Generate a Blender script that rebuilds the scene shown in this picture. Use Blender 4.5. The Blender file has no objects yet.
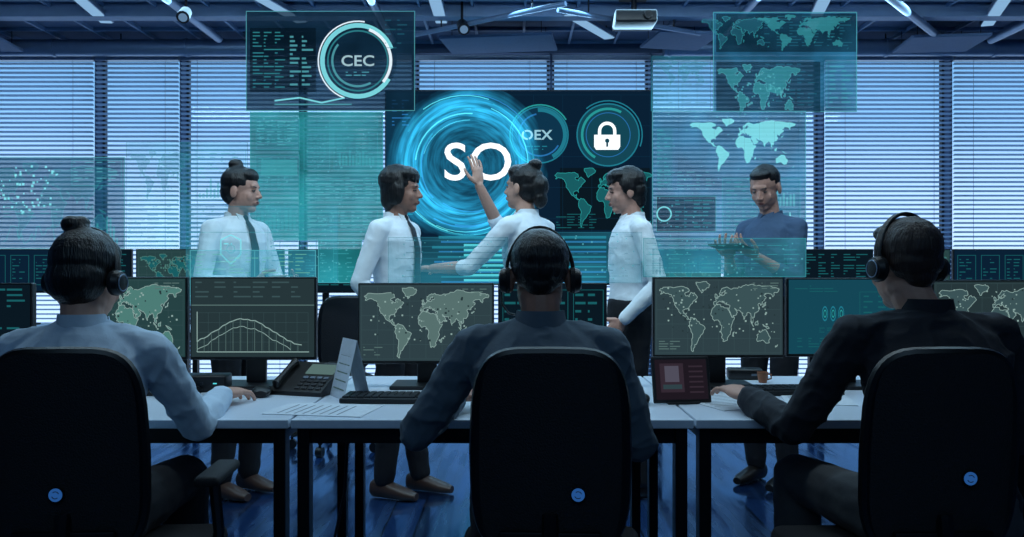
import bpy, bmesh, math, random
from mathutils import Vector, Matrix, noise
random.seed(7)
F=850.0; CH=1.14
V=Vector
def X(px,D): return (px-512)*D/F
def Z(py,D): return CH-(py-268.5)*D/F
def srgb(r,g,b):
    f=lambda c:(c/255/12.92) if c/255<=0.04045 else ((c/255+0.055)/1.055)**2.4
    return (f(r),f(g),f(b),1)
COL=bpy.context.scene.collection
R=math.radians
# ------------------------------------------------------------ materials
MATS={}
def mat(name,rgb,rough=0.6,metal=0.0,bump=0.0,bscale=60,var=0.12,stretch=None,sheen=0,spec=0.5):
    m=bpy.data.materials.new(name); m.use_nodes=True; nt=m.node_tree; n=nt.nodes; L=nt.links
    b=n['Principled BSDF']; b.inputs['Roughness'].default_value=rough; b.inputs['Metallic'].default_value=metal
    b.inputs['Specular IOR Level'].default_value=spec
    col=srgb(*rgb)
    tc=n.new('ShaderNodeTexCoord'); mp=n.new('ShaderNodeMapping'); L.new(tc.outputs['Object'],mp.inputs[0])
    if stretch: mp.inputs['Scale'].default_value=stretch
    no=n.new('ShaderNodeTexNoise'); no.inputs['Scale'].default_value=bscale; no.inputs['Detail'].default_value=4
    L.new(mp.outputs[0],no.inputs['Vector'])
    mx=n.new('ShaderNodeMix'); mx.data_type='RGBA'
    mx.inputs['A'].default_value=tuple(c*(1-var) for c in col[:3])+(1,)
    mx.inputs['B'].default_value=tuple(min(1,c*(1+var)) for c in col[:3])+(1,)
    L.new(no.outputs['Fac'],mx.inputs['Factor']); L.new(mx.outputs['Result'],b.inputs['Base Color'])
    if bump:
        bp=n.new('ShaderNodeBump'); bp.inputs['Strength'].default_value=bump; bp.inputs['Distance'].default_value=0.01
        L.new(no.outputs['Fac'],bp.inputs['Height']); L.new(bp.outputs[0],b.inputs['Normal'])
    MATS[name]=m; return m
def emat(name,rgb,s=1.0):
    m=bpy.data.materials.new(name); m.use_nodes=True; nt=m.node_tree; n=nt.nodes; L=nt.links
    n.remove(n['Principled BSDF']); e=n.new('ShaderNodeEmission'); e.inputs[0].default_value=srgb(*rgb); e.inputs[1].default_value=s
    L.new(e.outputs[0],n['Material Output'].inputs[0]); MATS[name]=m; return m
def holo(name,rgb,s=1.0,t=0.8,cloud=0.0,scale=4):
    m=bpy.data.materials.new(name); m.use_nodes=True; nt=m.node_tree; n=nt.nodes; L=nt.links
    n.remove(n['Principled BSDF']); e=n.new('ShaderNodeEmission'); e.inputs[0].default_value=srgb(*rgb); e.inputs[1].default_value=s
    tr=n.new('ShaderNodeBsdfTransparent'); tr.inputs[0].default_value=(t,t,t,1)
    a=n.new('ShaderNodeAddShader'); L.new(e.outputs[0],a.inputs[0]); L.new(tr.outputs[0],a.inputs[1])
    if cloud:
        tc=n.new('ShaderNodeTexCoord'); no=n.new('ShaderNodeTexNoise'); no.inputs['Scale'].default_value=scale
        L.new(tc.outputs['Object'],no.inputs['Vector'])
        mr=n.new('ShaderNodeMapRange'); mr.inputs[1].default_value=0.35; mr.inputs[2].default_value=0.7
        mr.inputs[3].default_value=s*(1-cloud); mr.inputs[4].default_value=s*(1+cloud)
        L.new(no.outputs['Fac'],mr.inputs[0]); L.new(mr.outputs[0],e.inputs[1])
    L.new(a.outputs[0],n['Material Output'].inputs[0]); MATS[name]=m; return m

mat('wall_paint',(62,84,116),0.8,bscale=8)
mat('ceiling_paint',(74,100,134),0.8,bscale=5)
mat('ceiling_rail',(124,152,186),0.6,bscale=12)
mat('acoustic',(92,118,152),0.85,bump=0.2,bscale=40)
mat('dark_metal',(20,27,38),0.5,0.3,bscale=30)
mat('duct_metal',(116,142,174),0.4,0.5,bscale=12)
mat('alu',(130,150,175),0.4,0.5)
mat('black_plastic',(13,15,19),0.42,bump=0.05,bscale=200)
mat('chair_mesh',(12,16,24),0.75,bump=0.5,bscale=260)
mat('chair_frame',(9,11,15),0.35)
mat('chair_pad',(14,17,23),0.8,bump=0.3,bscale=220)
mat('desk_white',(206,218,232),0.35,bump=0.02,bscale=90,var=0.05)
mat('desk_steel',(8,10,14),0.4,0.3)
mat('skin_a',(188,142,126),0.55,bump=0.04,bscale=90)
mat('skin_b',(156,114,98),0.55,bump=0.04,bscale=90)
mat('skin_c',(190,146,128),0.55,bump=0.04,bscale=90)
mat('hair_black',(12,11,14),0.4,bump=0.5,bscale=240,stretch=(1,1,0.06),var=0.5)
mat('hair_brown',(44,32,29),0.5,bump=0.5,bscale=240,stretch=(1,1,0.12),var=0.5)
mat('shirt_white',(228,236,242),0.8,bump=0.3,bscale=22)
mat('shirt_blue',(60,84,114),0.8,bump=0.3,bscale=22)
mat('shirt_grey',(188,208,226),0.85,bump=0.35,bscale=18)
mat('blazer_slate',(82,98,112),0.85,bump=0.4,bscale=18)
mat('jacket_navy',(20,25,36),0.85,bump=0.4,bscale=18)
mat('trousers_dark',(16,19,27),0.85,bump=0.3,bscale=15)
mat('trousers_grey',(64,66,70),0.85,bump=0.3,bscale=15)
mat('tie_navy',(14,20,34),0.6)
mat('shoe_leather',(24,20,19),0.35)
mat('shoe_tan',(70,52,46),0.4)
mat('eye_shade',(96,80,76),0.5); mat('eye_dark',(12,9,8),0.3); mat('lips',(134,84,78),0.5)  # eyeballs take a skin-shadow tone, shade painted into their colour
mat('paper',(205,215,225),0.8); mat('orange_clay',(150,92,60),0.5); mat('key_dark',(28,32,38),0.5)
mat('key_light',(110,124,140),0.5)
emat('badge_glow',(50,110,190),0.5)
emat('lamp_glow',(140,185,225),0.9); emat('spot_glow',(120,160,200),0.6)
# display colours
emat('s_slate',(46,64,70)); emat('s_slate2',(38,54,58)); emat('s_teal',(20,70,86)); emat('s_dark',(10,24,34)); emat('s_navy',(10,32,52)); emat('s_green',(38,66,68))
emat('g_pale',(138,166,162)); emat('g_mid',(86,112,110)); emat('g_dim',(58,82,86)); emat('g_white',(240,248,252),1.3)
emat('g_cyan',(90,215,225)); emat('g_cyandim',(32,120,140)); emat('g_blue',(40,110,170)); emat('g_deep',(14,52,76)); emat('g_black',(6,14,22)); emat('g_soft',(150,200,215))
emat('g_teal',(40,150,150)); emat('g_teald',(24,92,98)); emat('g_red',(30,24,32)); emat('g_pink',(78,76,90)); emat('g_green',(76,124,118)); emat('g_rust',(50,40,50))
holo('h_panel_teal',(34,130,138),0.65,0.4,0.45,3.0); holo('h_panel_dark',(12,36,54),0.7,0.4,0.3)
holo('h_panel_map',(22,66,92),0.6,0.55,0.4,3)
holo('h_panel_soft',(40,112,132),0.5,0.82,0.5,3); holo('h_panel_blue',(34,96,128),0.6,0.5,0.5); holo('h_panel_haze',(40,120,140),0.25,0.9,0.7,2.5); holo('h_panel_front',(46,126,140),0.28,0.82,0.7,3)
holo('h_line',(100,195,208),0.5,0.5); holo('h_bright',(130,225,235),0.85,0.2); holo('h_mid',(60,160,170),0.5,0.55); holo('h_dim',(40,110,130),0.4,0.7)
holo('h_white',(225,240,250),1.0,0.1); holo('h_dark',(6,22,34),0.5,0.35); holo('h_green',(120,200,170),0.55,0.5); holo('h_text',(190,225,235),0.7,0.3)

def glassmat():
    m=bpy.data.materials.new('window_glass'); m.use_nodes=True; n=m.node_tree.nodes; L=m.node_tree.links
    n.remove(n['Principled BSDF']); t=n.new('ShaderNodeBsdfTransparent'); t.inputs[0].default_value=(0.9,0.95,1,1)
    g=n.new('ShaderNodeBsdfGlossy'); g.inputs['Roughness'].default_value=0.05; mx=n.new('ShaderNodeMixShader'); mx.inputs[0].default_value=0.06
    L.new(t.outputs[0],mx.inputs[1]); L.new(g.outputs[0],mx.inputs[2]); L.new(mx.outputs[0],n['Material Output'].inputs[0]); MATS['window_glass']=m
glassmat()
def slatmat():
    m=bpy.data.materials.new('blind_slat'); m.use_nodes=True; n=m.node_tree.nodes; L=m.node_tree.links
    b=n['Principled BSDF']; b.inputs['Base Color'].default_value=srgb(176,204,226); b.inputs['Roughness'].default_value=0.5
    t=n.new('ShaderNodeBsdfTranslucent'); t.inputs[0].default_value=srgb(180,208,236)
    mx=n.new('ShaderNodeMixShader'); mx.inputs[0].default_value=0.6
    L.new(b.outputs[0],mx.inputs[1]); L.new(t.outputs[0],mx.inputs[2]); L.new(mx.outputs[0],n['Material Output'].inputs[0]); MATS['blind_slat']=m
slatmat()
def floormat():
    m=bpy.data.materials.new('floor_planks'); m.use_nodes=True; n=m.node_tree.nodes; L=m.node_tree.links
    b=n['Principled BSDF']; b.inputs['Specular IOR Level'].default_value=1.0; b.inputs['IOR'].default_value=2.2; b.inputs['Specular Tint'].default_value=(0.45,0.7,1.0,1)
    tc=n.new('ShaderNodeTexCoord'); mp=n.new('ShaderNodeMapping'); mp.inputs['Rotation'].default_value=(0,0,R(90)); L.new(tc.outputs['Object'],mp.inputs[0])
    br=n.new('ShaderNodeTexBrick'); L.new(mp.outputs[0],br.inputs[0]); br.inputs['Scale'].default_value=1
    br.inputs['Color1'].default_value=srgb(26,52,94); br.inputs['Color2'].default_value=srgb(14,26,48); br.inputs['Mortar'].default_value=srgb(6,10,18)
    br.inputs['Mortar Size'].default_value=0.004; br.inputs['Brick Width'].default_value=1.2; br.inputs['Row Height'].default_value=0.14
    L.new(br.outputs['Color'],b.inputs['Base Color'])
    mp2=n.new('ShaderNodeMapping'); mp2.inputs['Scale'].default_value=(9,0.8,1); L.new(tc.outputs['Object'],mp2.inputs[0])
    no=n.new('ShaderNodeTexNoise'); no.inputs['Scale'].default_value=1.6; L.new(mp2.outputs[0],no.inputs[0])
    mr=n.new('ShaderNodeMapRange'); mr.inputs[1].default_value=0.35; mr.inputs[2].default_value=0.65; mr.inputs[3].default_value=0.07; mr.inputs[4].default_value=0.34; L.new(no.outputs['Fac'],mr.inputs[0]); L.new(mr.outputs[0],b.inputs['Roughness'])
    MATS['floor_planks']=m
floormat()
def swirlmat():
    m=bpy.data.materials.new('swirl_glow'); m.use_nodes=True; n=m.node_tree.nodes; L=m.node_tree.links
    n.remove(n['Principled BSDF'])
    tc=n.new('ShaderNodeTexCoord'); ln=n.new('ShaderNodeVectorMath'); ln.operation='LENGTH'; L.new(tc.outputs['Object'],ln.inputs[0])
    no0=n.new('ShaderNodeTexNoise'); no0.inputs['Scale'].default_value=2.6; no0.inputs['Detail'].default_value=3; L.new(tc.outputs['Object'],no0.inputs[0])
    wob=n.new('ShaderNodeMath'); wob.operation='MULTIPLY_ADD'; wob.inputs[1].default_value=0.22; L.new(no0.outputs['Fac'],wob.inputs[0]); 
    sb=n.new('ShaderNodeMath'); sb.operation='SUBTRACT'; sb.inputs[1].default_value=0.11; L.new(ln.outputs['Value'],sb.inputs[0]); L.new(sb.outputs[0],wob.inputs[2])
    mr=n.new('ShaderNodeMapRange'); mr.inputs[2].default_value=0.72; L.new(wob.outputs[0],mr.inputs[0])
    rp=n.new('ShaderNodeValToRGB'); cr=rp.color_ramp; cr.elements[0].position=0; cr.elements[0].color=(0.32,0.32,0.32,1); cr.elements[1].position=0.97; cr.elements[1].color=(0,0,0,1)
    for p,v in ((0.35,0.22),(0.52,0.5),(0.66,1.25),(0.76,0.9),(0.86,0.28)):
        e=cr.elements.new(p); e.color=(v,v,v,1)
    L.new(mr.outputs[0],rp.inputs[0])
    gr=n.new('ShaderNodeSeparateXYZ'); L.new(tc.outputs['Object'],gr.inputs[0])
    at=n.new('ShaderNodeMath'); at.operation='ARCTAN2'; L.new(gr.outputs['Z'],at.inputs[0]); L.new(gr.outputs['X'],at.inputs[1])
    tw=n.new('ShaderNodeMath'); tw.operation='MULTIPLY_ADD'; tw.inputs[1].default_value=5.0; L.new(ln.outputs['Value'],tw.inputs[0]); L.new(at.outputs[0],tw.inputs[2])
    cs=n.new('ShaderNodeMath'); cs.operation='COSINE'; L.new(tw.outputs[0],cs.inputs[0]); sn=n.new('ShaderNodeMath'); sn.operation='SINE'; L.new(tw.outputs[0],sn.inputs[0])
    rr=n.new('ShaderNodeMath'); rr.operation='MULTIPLY'; rr.inputs[1].default_value=22; L.new(ln.outputs['Value'],rr.inputs[0])
    cb=n.new('ShaderNodeCombineXYZ'); L.new(cs.outputs[0],cb.inputs[0]); L.new(sn.outputs[0],cb.inputs[1]); L.new(rr.outputs[0],cb.inputs[2])
    n2=n.new('ShaderNodeTexNoise'); n2.inputs['Scale'].default_value=1.6; n2.inputs['Detail'].default_value=5; L.new(cb.outputs[0],n2.inputs[0])
    m2=n.new('ShaderNodeMapRange'); m2.inputs[1].default_value=0.35; m2.inputs[2].default_value=0.65; m2.inputs[3].default_value=0.4; m2.inputs[4].default_value=1.35; L.new(n2.outputs['Fac'],m2.inputs[0])
    mu=n.new('ShaderNodeMath'); mu.operation='MULTIPLY'; L.new(rp.outputs[0],mu.inputs[0]); L.new(m2.outputs[0],mu.inputs[1])
    e=n.new('ShaderNodeEmission'); e.inputs[0].default_value=srgb(46,175,225); L.new(mu.outputs[0],e.inputs[1])
    t=n.new('ShaderNodeBsdfTransparent'); a=n.new('ShaderNodeAddShader'); L.new(e.outputs[0],a.inputs[0]); L.new(t.outputs[0],a.inputs[1])
    L.new(a.outputs[0],n['Material Output'].inputs[0]); MATS['swirl_glow']=m
swirlmat()

# ------------------------------------------------------------ object helpers
def tag(o,label=None,cat=None,group=None,kind=None):
    if label: o['label']=label
    if cat: o['category']=cat
    if group: o['group']=group
    if kind: o['kind']=kind
    return o
def thing(name,label,cat,loc=(0,0,0),rz=0,group=None):
    o=bpy.data.objects.new(name,None); o.empty_display_size=0.1; COL.objects.link(o); o.location=loc; o.rotation_euler=(0,0,rz)
    return tag(o,label,cat,group)
class MB:
    def __init__(s): s.v=[];s.f=[];s.m=[];s.mats=[]
    def mi(s,name):
        if name not in s.mats: s.mats.append(name)
        return s.mats.index(name)
    def add(s,vs,fs,mat):
        k=len(s.v); i=s.mi(mat); s.v+=[tuple(p) for p in vs]
        for f in fs: s.f.append([a+k for a in f]); s.m.append(i)
    def box(s,c,size,mat='black_plastic',bev=0.0,M=None,seg=2):
        bm=bmesh.new(); bmesh.ops.create_cube(bm,size=1)
        for v in bm.verts: v.co=V((v.co.x*size[0],v.co.y*size[1],v.co.z*size[2]))
        if bev: bmesh.ops.bevel(bm,geom=bm.edges[:],offset=bev,segments=seg,profile=0.5,affect='EDGES')
        T=Matrix.Translation(V(c))@(M.to_4x4() if M else Matrix.Identity(4))
        bm.verts.index_update()
        s.add([T@v.co for v in bm.verts],[[v.index for v in f.verts] for f in bm.faces],mat); bm.free()
    def loft(s,secs,mat,n=16,closed=True):
        vs=[];fs=[]
        for c,rx,ry,ux,uy in secs:
            for i in range(n):
                a=2*math.pi*i/n; vs.append(V(c)+V(ux)*rx*math.cos(a)+V(uy)*ry*math.sin(a))
        for k in range(len(secs)-1):
            for i in range(n):
                j=(i+1)%n; fs.append([k*n+i,k*n+j,(k+1)*n+j,(k+1)*n+i])
        if closed: fs.append(list(range(n))[::-1]); fs.append([(len(secs)-1)*n+i for i in range(n)])
        s.add(vs,fs,mat)
    def limb(s,p0,p1,r0,r1,mat='x',n=12,caps=3):
        p0=V(p0);p1=V(p1); d=(p1-p0); L=d.length; d=d/L if L>1e-6 else V((0,0,1))
        u=d.orthogonal().normalized(); w=d.cross(u)
        secs=[]
        for k in range(caps):
            a=math.pi/2*(k+0.35)/caps; secs.append((p0-d*r0*math.cos(a),r0*math.sin(a),r0*math.sin(a),u,w))
        secs.append((p0,r0,r0,u,w)); secs.append((p1,r1,r1,u,w))
        for k in range(caps-1,-1,-1):
            a=math.pi/2*(k+0.35)/caps; secs.append((p1+d*r1*math.cos(a),r1*math.sin(a),r1*math.sin(a),u,w))
        s.loft(secs,mat,n)
    def cyl(s,p0,p1,r0,r1=None,mat='black_plastic',n=20):
        r1=r0 if r1 is None else r1
        p0=V(p0);p1=V(p1); d=(p1-p0).normalized(); u=d.orthogonal().normalized(); w=d.cross(u)
        s.loft([(p0,r0,r0,u,w),(p1,r1,r1,u,w)],mat,n)
    def ell(s,c,r,M=None,mat='x',n=16,k=10):
        M=M or Matrix.Identity(3); ux=M@V((1,0,0)); uy=M@V((0,1,0)); uz=M@V((0,0,1)); secs=[]
        for i in range(k):
            a=math.pi*(i+0.3)/(k-0.4); secs.append((V(c)-uz*r[2]*math.cos(a),r[0]*math.sin(a),r[1]*math.sin(a),ux,uy))
        s.loft(secs,mat,n)
    def tube(s,pts,r,mat,n=10,closed=False,ref=V((0,1,0))):
        pts=[V(p) for p in pts]; N=len(pts); vs=[];fs=[]
        for i,p in enumerate(pts):
            a=pts[(i-1)%N] if (closed or i>0) else p; b=pts[(i+1)%N] if (closed or i<N-1) else p
            t=(b-a).normalized(); u=t.cross(ref)
            if u.length<1e-3: u=t.orthogonal()
            u.normalize(); w=t.cross(u); rr=r if not isinstance(r,(list,tuple)) else r[i]
            for k in range(n):
                q=2*math.pi*k/n; vs.append(p+u*rr*math.cos(q)+w*rr*math.sin(q))
        for i in range(N if closed else N-1):
            j=(i+1)%N
            for k in range(n): l=(k+1)%n; fs.append([i*n+k,i*n+l,j*n+l,j*n+k])
        if not closed: fs.append(list(range(n))[::-1]); fs.append([(N-1)*n+k for k in range(n)])
        s.add(vs,fs,mat)
    def mesh(s,name):
        me=bpy.data.meshes.new(name); me.from_pydata(s.v,[],s.f)
        for m in s.mats:
            me.materials.append(MATS.get(m))
        me.polygons.foreach_set('material_index',s.m); me.update(); return me
    def build(s,name,parent=None,smooth=False,loc=None):
        me=s.mesh(name)
        bm=bmesh.new(); bm.from_mesh(me); bmesh.ops.recalc_face_normals(bm,faces=bm.faces[:]); bm.to_mesh(me); bm.free()
        o=bpy.data.objects.new(name,me); COL.objects.link(o); o.parent=parent
        if loc: o.location=loc
        if smooth:
            me.polygons.foreach_set('use_smooth',[True]*len(me.polygons))
            try: me.set_sharp_from_angle(angle=R(42))
            except Exception: pass
        return o
def remesh(mb,name,mat_name,parent,voxel=0.006,it=3,amp=0.0,fscale=8,aniso=(1,1,1),fold=0.0):
    me=mb.mesh(name)
    bm=bmesh.new(); bm.from_mesh(me); bmesh.ops.recalc_face_normals(bm,faces=bm.faces[:]); bm.to_mesh(me); bm.free()
    ob=bpy.data.objects.new('tmp',me); COL.objects.link(ob)
    md=ob.modifiers.new('r','REMESH'); md.mode='VOXEL'; md.voxel_size=voxel; md.use_smooth_shade=True
    if it: sm=ob.modifiers.new('s','SMOOTH'); sm.factor=0.5; sm.iterations=it
    dg=bpy.context.evaluated_depsgraph_get(); dg.update()
    m2=bpy.data.meshes.new_from_object(ob.evaluated_get(dg)); bpy.data.objects.remove(ob)
    m2.materials.clear(); m2.materials.append(MATS[mat_name]); m2.name=name
    m2.polygons.foreach_set('material_index',[0]*len(m2.polygons))
    if amp or fold:
        nn=[v.normal.copy() for v in m2.vertices]
        for v,nv in zip(m2.vertices,nn):
            c=v.co; q=V((c.x*aniso[0],c.y*aniso[1],c.z*aniso[2]))*fscale
            d=amp*(noise.noise(q)+0.4*noise.noise(q*2.3))
            if fold:
                w=V((c.x*0.8+c.z*0.55,c.y,c.z*1.5-c.x*0.5))*6.5; w+=noise.noise_vector(c*4)*0.9
                r1=(1-min(1,abs(noise.noise(w))*2.0))**2; w2=V((c.x*1.3-c.z*0.6,c.y*1.2+5,c.z*1.7+c.x*0.7))*12
                r2=(1-min(1,abs(noise.noise(w2))*2.0))**2
                d+=fold*(r1-0.3+0.5*(r2-0.3))
            v.co+=nv*d
        m2.update()
    m2.polygons.foreach_set('use_smooth',[True]*len(m2.polygons))
    o=bpy.data.objects.new(name,m2); COL.objects.link(o); o.parent=parent; return o

# ------------------------------------------------------------ flat display graphics
TX={}
def text_mesh(s,bold=0.0):
    key=(s,bold)
    if key in TX: return TX[key]
    cu=bpy.data.curves.new('t','FONT'); cu.body=s; cu.size=1; cu.align_x='CENTER'; cu.align_y='CENTER'; cu.resolution_u=4; cu.offset=bold; cu.space_character=1.0+abs(bold)*2
    ob=bpy.data.objects.new('t',cu); COL.objects.link(ob); dg=bpy.context.evaluated_depsgraph_get(); dg.update()
    me=bpy.data.meshes.new_from_object(ob.evaluated_get(dg))
    vs=[v.co.copy() for v in me.vertices]; fs=[list(p.vertices) for p in me.polygons]
    bpy.data.objects.remove(ob)
    x0=min(v.x for v in vs);x1=max(v.x for v in vs);y0=min(v.y for v in vs);y1=max(v.y for v in vs)
    vs=[((v.x-(x0+x1)/2)/(y1-y0),(v.y-(y0+y1)/2)/(y1-y0)) for v in vs]
    TX[key]=(vs,fs,(x1-x0)/(y1-y0)); return TX[key]
LAND=[
[(-165,65),(-155,71),(-125,70),(-95,72),(-82,68),(-80,62),(-92,60),(-92,57),(-80,52),(-78,58),(-72,61),(-65,58),(-56,52),(-66,45),(-70,42),(-76,37),(-81,31),(-80,25),(-83,29),(-90,29),(-97,27),(-97,20),(-91,18),(-87,21),(-88,16),(-83,11),(-78,8),(-85,9),(-94,15),(-105,20),(-112,28),(-115,31),(-122,36),(-124,45),(-130,54),(-140,59),(-150,60),(-162,57),(-158,62)],
[(-45,60),(-52,68),(-60,76),(-60,81),(-30,82),(-20,76),(-25,70),(-40,65)],
[(-78,8),(-72,12),(-60,9),(-50,0),(-35,-7),(-39,-17),(-48,-26),(-56,-35),(-64,-41),(-68,-50),(-70,-55),(-74,-50),(-72,-35),(-70,-20),(-80,-6),(-79,2)],
[(-16,15),(-16,24),(-9,32),(-5,36),(10,37),(11,33),(20,31),(32,31),(36,22),(43,12),(51,11),(42,-2),(40,-14),(35,-22),(30,-32),(20,-35),(17,-30),(12,-17),(13,-6),(9,2),(5,6),(-8,5),(-13,9)],
[(-9,37),(-9,43),(-2,44),(-4,48),(3,51),(8,54),(8,57),(12,55),(20,55),(23,59),(29,60),(22,61),(24,65),(18,61),(12,56.5),(6,59),(12,65),(20,70),(30,71),(42,67),(60,69),(72,73),(100,77),(112,74),(140,73),(170,70),(179,67),(175,62),(163,60),(160,52),(155,58),(142,59),(135,54),(141,50),(131,43),(127,38),(126,35),(121,40),(118,38),(122,31),(118,24),(108,21),(107,12),(102,13),(103,2),(98,9),(97,17),(90,22),(80,14),(77,8),(72,20),(66,25),(57,26),(50,30),(56,24),(59,22),(52,16),(44,13),(39,21),(34,28),(36,36),(27,37),(28,41),(23,38),(20,42),(14,45),(18,40),(12,42),(9,44),(3,42),(-2,37)],
[(-5,50),(1,51),(0,54),(-3,58),(-6,57)],
[(114,-22),(122,-18),(130,-12),(141,-12),(146,-19),(153,-27),(150,-37),(140,-38),(130,-32),(116,-35)],
[(130,32),(138,35),(141,42),(137,37)],[(44,-24),(50,-16),(48,-25)],[(96,5),(105,-6),(102,-2)],[(109,1),(117,6),(117,-3),(110,-3)],[(167,-46),(174,-41),(172,-44)],[(131,-1),(150,-9),(141,-8)]]
class G(MB):
    def __init__(s,D,cx,cz): super().__init__(); s.D=D; s.cx=cx; s.cz=cz; s.lay=0
    def pt(s,px,py): return (X(px,s.D)-s.cx, -0.0015-0.0006*s.lay, Z(py,s.D)-s.cz)
    def poly(s,pts,m,adv=True):
        if adv: s.lay+=1
        s.add([s.pt(*p) for p in pts],[list(range(len(pts)))],m)
    def rect(s,x0,y0,x1,y1,m,adv=True): s.poly([(x0,y0),(x1,y0),(x1,y1),(x0,y1)],m,adv)
    def line(s,p,q,w,m,adv=False):
        dx,dy=q[0]-p[0],q[1]-p[1]; L=math.hypot(dx,dy) or 1; nx,ny=-dy/L*w/2,dx/L*w/2
        s.poly([(p[0]+nx,p[1]+ny),(q[0]+nx,q[1]+ny),(q[0]-nx,q[1]-ny),(p[0]-nx,p[1]-ny)],m,adv)
    def path(s,pts,w,m,closed=False):
        s.lay+=1
        for i in range(len(pts)-(0 if closed else 1)): s.line(pts[i],pts[(i+1)%len(pts)],w,m)
    def frame(s,x0,y0,x1,y1,w,m):
        s.lay+=1
        s.rect(x0,y0,x1,y0+w,m,False); s.rect(x0,y1-w,x1,y1,m,False); s.rect(x0,y0+w,x0+w,y1-w,m,False); s.rect(x1-w,y0+w,x1,y1-w,m,False)
    def arc(s,cx,cy,r,w,a0,a1,m,n=None,adv=True,ry=1.0):
        if adv: s.lay+=1
        n=n or max(6,int(abs(a1-a0)/8)); vs=[];fs=[]
        for i in range(n+1):
            a=R(a0+(a1-a0)*i/n)
            for q in (r-w/2,r+w/2): vs.append(s.pt(cx+q*math.cos(a),cy-q*math.sin(a)*ry))
        for i in range(n): fs.append([2*i,2*i+1,2*i+3,2*i+2])
        s.add(vs,fs,m)
    def disc(s,cx,cy,r,m,n=40): s.poly([(cx+r*math.cos(2*math.pi*i/n),cy+r*math.sin(2*math.pi*i/n)) for i in range(n)],m)
    def text(s,t,cx,cy,h,m,sx=1.0,bold=0.0):
        s.lay+=1; vs,fs,_=text_mesh(t,bold); s.add([s.pt(cx+x*h*sx,cy-y*h) for x,y in vs],fs,m)
    def land(s,x0,y0,x1,y1,m,mo=None,ow=0.8,lon=(-170,180),lat=(78,-57),jit=0.45):
        s.lay+=1; P=[]
        for pl in LAND:
            q=[(x0+(a-lon[0])/(lon[1]-lon[0])*(x1-x0), y0+(b-lat[0])/(lat[1]-lat[0])*(y1-y0)) for a,b in pl]
            o=[]
            for i in range(len(q)):
                a,b=q[i],q[(i+1)%len(q)]; o.append(a)
                if math.hypot(a[0]-b[0],a[1]-b[1])>2.2:
                    for f in (0.35,0.68): o.append((a[0]+(b[0]-a[0])*f+random.uniform(-jit,jit),a[1]+(b[1]-a[1])*f+random.uniform(-jit,jit)))
            P.append(o)
        for q in P:
            if m: s.poly(q,m,False)
        if mo:
            s.lay+=1
            for q in P:
                for i in range(len(q)): s.line(q[i],q[(i+1)%len(q)],ow,mo)
    def bars(s,x0,y0,x1,y1,n,m,fill=0.35,seg=3):
        s.lay+=1; h=(y1-y0)/n
        for i in range(n):
            x=x0
            for k in range(seg):
                w=random.uniform(0.1,1.0)*(x1-x0)/seg
                if random.random()<0.85: s.rect(x,y0+i*h,min(x1,x+w),y0+i*h+h*fill,m,False)
                x+=(x1-x0)/seg
    def cols(s,x0,y0,x1,y1,n,m):
        s.lay+=1; w=(x1-x0)/n
        for i in range(n): s.rect(x0+i*w,y1-random.uniform(0.15,1)*(y1-y0),x0+i*w+w*0.6,y1,m,False)
    def wave(s,x0,y0,x1,y1,n,w,m):
        pts=[(x0+(x1-x0)*i/n,random.uniform(y0,y1)) for i in range(n+1)]; s.path(pts,w,m)
    def grid(s,x0,y0,x1,y1,nx,ny,w,m):
        s.lay+=1
        for i in range(nx+1): s.line((x0+(x1-x0)*i/nx,y0),(x0+(x1-x0)*i/nx,y1),w,m)
        for i in range(ny+1): s.line((x0,y0+(y1-y0)*i/ny),(x1,y0+(y1-y0)*i/ny),w,m)
    def dots(s,x0,y0,x1,y1,n,m,r=1.0):
        s.lay+=1
        for i in range(n):
            x=random.uniform(x0,x1);y=random.uniform(y0,y1);q=random.uniform(0.4,1)*r
            s.rect(x-q,y-q,x+q,y+q,m,False)

# ============================================================ ROOM
BW=7.5; RH=3.15; XW=5.3; WZ0=0.12; WZ1=3.04
def struct(name,mb,parent=None,**k):
    o=mb.build(name,parent,**k)
    if parent is None: o['kind']='structure'
    return o
m=MB(); m.box((0,2.8,-0.05),(2*XW+0.2,9.8,0.1),'floor_planks'); struct('floor',m)
m=MB(); m.box((0,2.8,RH+0.05),(2*XW+0.2,9.8,0.1),'ceiling_paint')
for i in range(27): m.box((-XW+0.2+i*0.40,5.6,RH-0.015),(0.02,3.8,0.03),'ceiling_rail')
for j in range(10): m.box((0,3.9+j*0.40,RH-0.013),(2*XW,0.02,0.026),'ceiling_rail')
struct('ceiling',m)
for n_,sx in (('wall_left',-1),('wall_right',1)):
    m=MB(); m.box((sx*(XW+0.05),2.8,RH/2),(0.1,9.8,RH),'wall_paint'); struct(n_,m)
m=MB(); m.box((0,-2.05,RH/2),(2*XW,0.1,RH),'wall_paint'); struct('wall_front',m)
m=MB(); m.box((0,BW+0.1,WZ0/2),(2*XW,0.2,WZ0),'wall_paint'); m.box((0,BW+0.1,(WZ1+RH)/2),(2*XW,0.2,RH-WZ1),'wall_paint')
m.box((0,BW-0.02,WZ0-0.01),(2*XW,0.14,0.03),'alu',0.004); struct('wall_back',m)
edges=[-90,-33,96,181,300,414,551,651,823,951,1075,1112]
ords=['first','second','third','fourth','fifth','sixth','seventh','eighth','ninth','tenth','eleventh','twelfth','thirteenth','fourteenth']
zc=(WZ0+WZ1)/2; zh=WZ1-WZ0
for i,e in enumerate(edges):
    if i==0 or i==len(edges)-1: continue
    m=MB(); m.box((X(e,BW),BW+0.08,zc),(0.026,0.16,zh),'wall_paint',0.004); struct('trim_%d'%i,m)
WL=[(edges[i],edges[i+1]) for i in range(0,len(edges)-1)]
wn=0
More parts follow.
